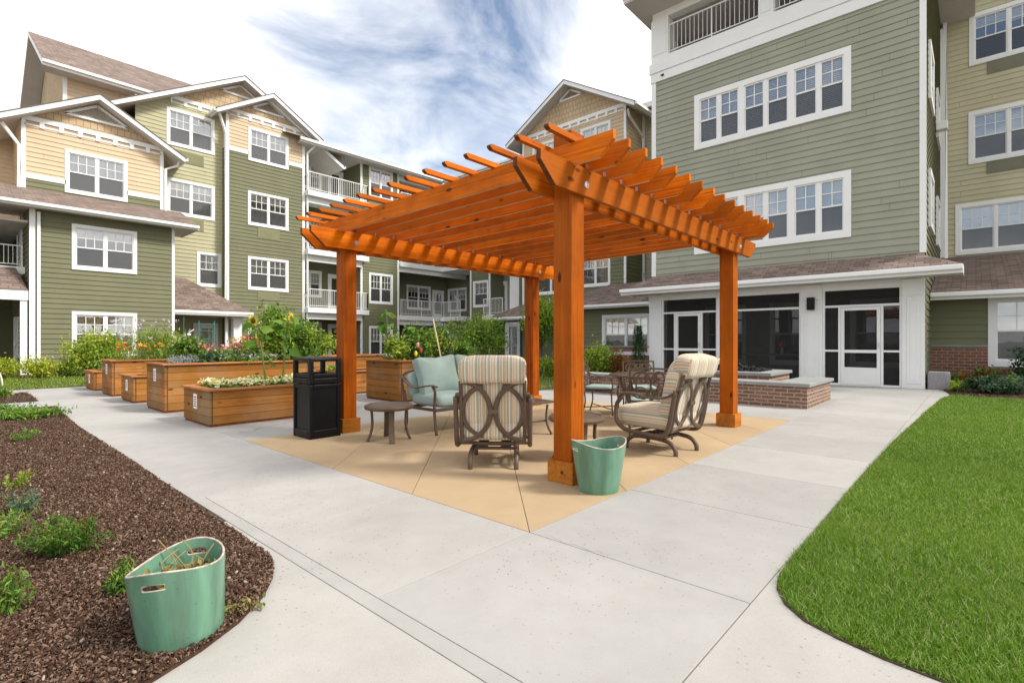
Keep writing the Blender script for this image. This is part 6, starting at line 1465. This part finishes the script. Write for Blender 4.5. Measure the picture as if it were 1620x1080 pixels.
# trees and shrubs in the middle ground
def tree(loc, h, rad, n, mat, label, mat2=None, size=.10, trunk=.05, fork=3):
    t = plant('small_tree', loc, label, 'tree', 'small trees across the courtyard'); sg = []
    base = Vector(loc); tr = MB(); tr.tube(smooth_path([base, base + Vector((.05, 0, h * .3)), base + Vector((-.02, .04, h * .55))], 5), [trunk * (1 - .03 * i) for i in range(11)], 8); tk = tr.build('trunk', BARK, t, smooth=True)
    for i in range(fork * 2):
        a = i * 2.2; s = base + Vector((0, .02, h * (.3 + .05 * i / 2))); e = base + Vector((rad[0] * .75 * math.cos(a), rad[1] * .75 * math.sin(a), h - rad[2] * (1.2 - .25 * (i % 4)))); sg.append(smooth_path([s, s.lerp(e, .5) + Vector((0, 0, .1)), e], 3))
    stems_mesh(sg, trunk * .5).build('limbs', BARK, t)
    c = (loc[0], loc[1], loc[2] + h - rad[2])
    leafy('crown', mat, clumpcloud(n, c, rad, 30, .30, .85, -.9), size, t, t.location)
    if mat2: leafy('crown', mat2, clumpcloud(n // 2, c, rad, 16, .28, .9, -.9), size, t, t.location)
    return t
tree(at(856, 18.0), 2.75, (.85, .75, .85), 3200, G1, 'slender tree with bright leaves between the far and front pergola posts', G2, .10)
tree(at(770, 15.5), 2.05, (.75, .7, .75), 3000, G2, 'dark leaved tree behind the right end of the vegetable planter', G1, .08)
tree(at(728, 16.8), 1.9, (.7, .7, .7), 2600, G1, 'light leaved small tree above the middle of the vegetable planter', G4, .08)
bush('shrub', at(950, 15.8), (.85, .6, .58), 3200, G1, 'bright green shrub behind the left end of the brick wall', 'bush', .09, 30, stems=10, mat2=G2, n2=1200)
bush('rusty_shrub', at(983, 15.4), (.42, .4, .42), 1300, GR_, 'rust coloured shrub right of the bright green one', 'bush', .08, 14, stems=6)
bush('shrub', at(866, 17.0), (.42, .4, .40), 1200, G1, 'low green shrub at the foot of the slender tree', 'bush', .08, 14, stems=6)
t = plant('conifer', at(1010, 15.6), 'narrow dark evergreen in front of the ground floor window', 'evergreen'); cx_, cy_, _ = at(1010, 15.6); n = 3200; zz = rng.uniform(0, 1, n) ** .9; az = rng.uniform(0, 6.28, n); rr_ = .34 * (1 - .65 * zz) * (.75 + .3 * np.sin(az * 3 + zz * 9)) * rng.uniform(.3, 1, n) ** .5
leafy('foliage', G3, np.stack([cx_ + rr_ * np.cos(az), cy_ + rr_ * np.sin(az), .2 + zz * 1.42], 1), .07, t, t.location, NARROW, 1.1); stems_mesh([[Vector((cx_, cy_, 0)), Vector((cx_, cy_, 1.4))]], .03).build('trunk', BARK, t)
# right bed
for px, d, rad, n, mt, m2, lab in ((1512, 11.9, (.22, .2, .14), 420, G1, None, 'small light green plant nearest the grey box in the right bed'), (1520, 12.5, (.28, .25, .22), 600, GR_, G2, 'rusty flowered plant beside the grey box in the right bed'),
                                   (1556, 11.5, (.48, .4, .22), 1200, G4, G3, 'broad blue green plant in the middle of the right bed'), (1560, 12.5, (.45, .35, .32), 900, GR_, G2, 'taller rust topped plant against the brick base'),
                                   (1602, 11.3, (.42, .4, .24), 1000, G4, G2, 'blue green plant at the right edge of the bed'), (1622, 12.0, (.40, .4, .55), 1200, G3, None, 'dark tall shrub below the right ground floor window')):
    bush('bed_plant', at(px, d), rad, n, mt, lab, 'plant', .075, 12, mat2=m2, n2=n // 2 if m2 else 0, stems=4, group='plants in the right bed')
# small plants in the bark mulch
def sprig(x, y, r_, h, n, mt, lab, m2=None, nst=16):
    t = plant('mulch_plant', (x, y, .01), lab, 'plant', 'young plants in the left mulch bed'); sg = []; P = []
    for i in range(nst):
        a = rng.uniform(0, 6.28); q = r_ * rng.uniform(.2, 1); e = Vector((x + q * math.cos(a), y + q * math.sin(a), h * rng.uniform(.5, 1.1))); b = Vector((x + .3 * q * math.cos(a), y + .3 * q * math.sin(a), .01)); pth = smooth_path([b, b.lerp(e, .5) + Vector((0, 0, h * .1)), e], 4); sg.append(pth)
        for p in pth[1:]: 
            for k in range(max(1, n // nst // 8)): P.append(tuple(p + Vector(rng.normal(0, .012, 3))))
    stems_mesh(sg, .003, 4).build('stems', STEM, t); P = np.array(P); leafy('leaves', mt, P, .034, t, t.location, NARROW if m2 is None else ([(0, 0, 0), (.14, .5, .04), (0, 1, -.1), (-.14, .5, .04)], LEAF[1]), 1.0)
    if m2: leafy('tips', m2, P[rng.choice(len(P), len(P) // 4)] + np.array([0, 0, .02]), .022, t, t.location, NARROW, 1.2)
    return t
sprig(.47, 3.70, .25, .17, 1700, GM, 'largest spreading green plant in the bark mulch, left of the path', GR_, 30)
sprig(.56, 2.92, .09, .11, 500, GM, 'small green plant right behind the foreground pot', G1, 12)
sprig(.18, 3.02, .12, .18, 420, G2, 'yellowish plant with brown tips at the left edge in the mulch', GR_, 14)
sprig(.27, 4.25, .22, .16, 420, G2, 'low yellow green plant at the left edge beyond the spreading plant', GY, 14)
sprig(.38, 4.75, .16, .14, 300, G4, 'blue green low plant at the left edge of the mulch bed', G2, 12)
sprig(.40, 5.6, .14, .12, 220, G1, 'tiny sprig with orange tips at the left of the mulch bed', GR_, 9)
sprig(.62, 8.2, .20, .12, 320, G2, 'small green tuft midway up the mulch bed', G1, 12)
for i, (x, y, s, lab) in enumerate(((.88, 10.5, .46, 'spreading green groundcover beside the white branch path'), (.45, 11.2, .5, 'green groundcover at the left edge before the branch path'), (.72, 14.9, .35, 'low groundcover in the small mulch patch between the branch paths'))):
    bush('groundcover', (x, y, .0), (s, s * .7, .10), 900, G2, lab, 'plant', .055, 12, stems=0, mat2=G1, n2=300, group='groundcover patches')
bush('weed', (.86, 2.33, .0), (.09, .05, .03), 160, DRY, 'small dry weed between the foreground pot and the path', 'weed', .025, 6, stems=0)
# cream hoop at the left edge, sling chair and parasol under the far porch
hx, hy, _ = at(-8, 13.0); d1 = Vector((_R[0], _R[1], 0)); tag(MB().tube([Vector((hx, hy, .02)) + d1 * .19 * math.cos(a) + Vector((0, 0, .42 * math.sin(a))) for a in [math.pi * i / 16 for i in range(17)]], .018, 8).build('garden_hoop', plain('cream_plastic', (.72, .68, .58), .4), smooth=True), 'cream coloured hoop standing in the bed at the left edge', 'hoop')
sx, sy, _ = at(14, 25.6); sc_ = world_root('sling_chair', (sx, sy, 0), 'tan sling back chair under the porch at the far left', 'chair'); tm = plain('tan_sling', (.42, .36, .28), .8)
m = MB(); m.box(sx - .3, sy - .02, .42, sx + .3, sy + .5, .45); m.build('seat', tm, sc_); m = MB(); m.prism([(0, .45), (-.16, 1.08), (-.13, 1.08), (.03, .45)], sx - .3, sx + .3, lambda u, v, t: (t, sy + u, v)); m.build('backrest', tm, sc_)
for a in (-.3, .3):
    for b in (0, .48): MB().tube([(sx + a, sy + b, 0), (sx + a, sy + b, .45)], .015, 6).build('leg', M['bronze'], sc_)
ux, uy, _ = at(2, 25.4); um = world_root('parasol', (ux, uy, 0), 'beige parasol open under the small porch roof at the left edge', 'parasol'); cm_ = MB()
for i in range(8):
    a0, a1 = i * math.pi / 4 + .2, (i + 1) * math.pi / 4 + .2; e = [(ux + 1.0 * math.cos(a), uy + 1.0 * math.sin(a), 2.28) for a in (a0, a1)]; cm_.face([(ux, uy, 2.72), e[0], e[1]]); cm_.face([e[0], e[1], (e[1][0], e[1][1], 2.16), (e[0][0], e[0][1], 2.16)])
cm_.build('canopy', plain('beige_canvas', (.62, .52, .40), .85), um); MB().tube([(ux, uy, 0), (ux, uy, 2.7)], .022, 8).build('pole', M['bronze'], um)
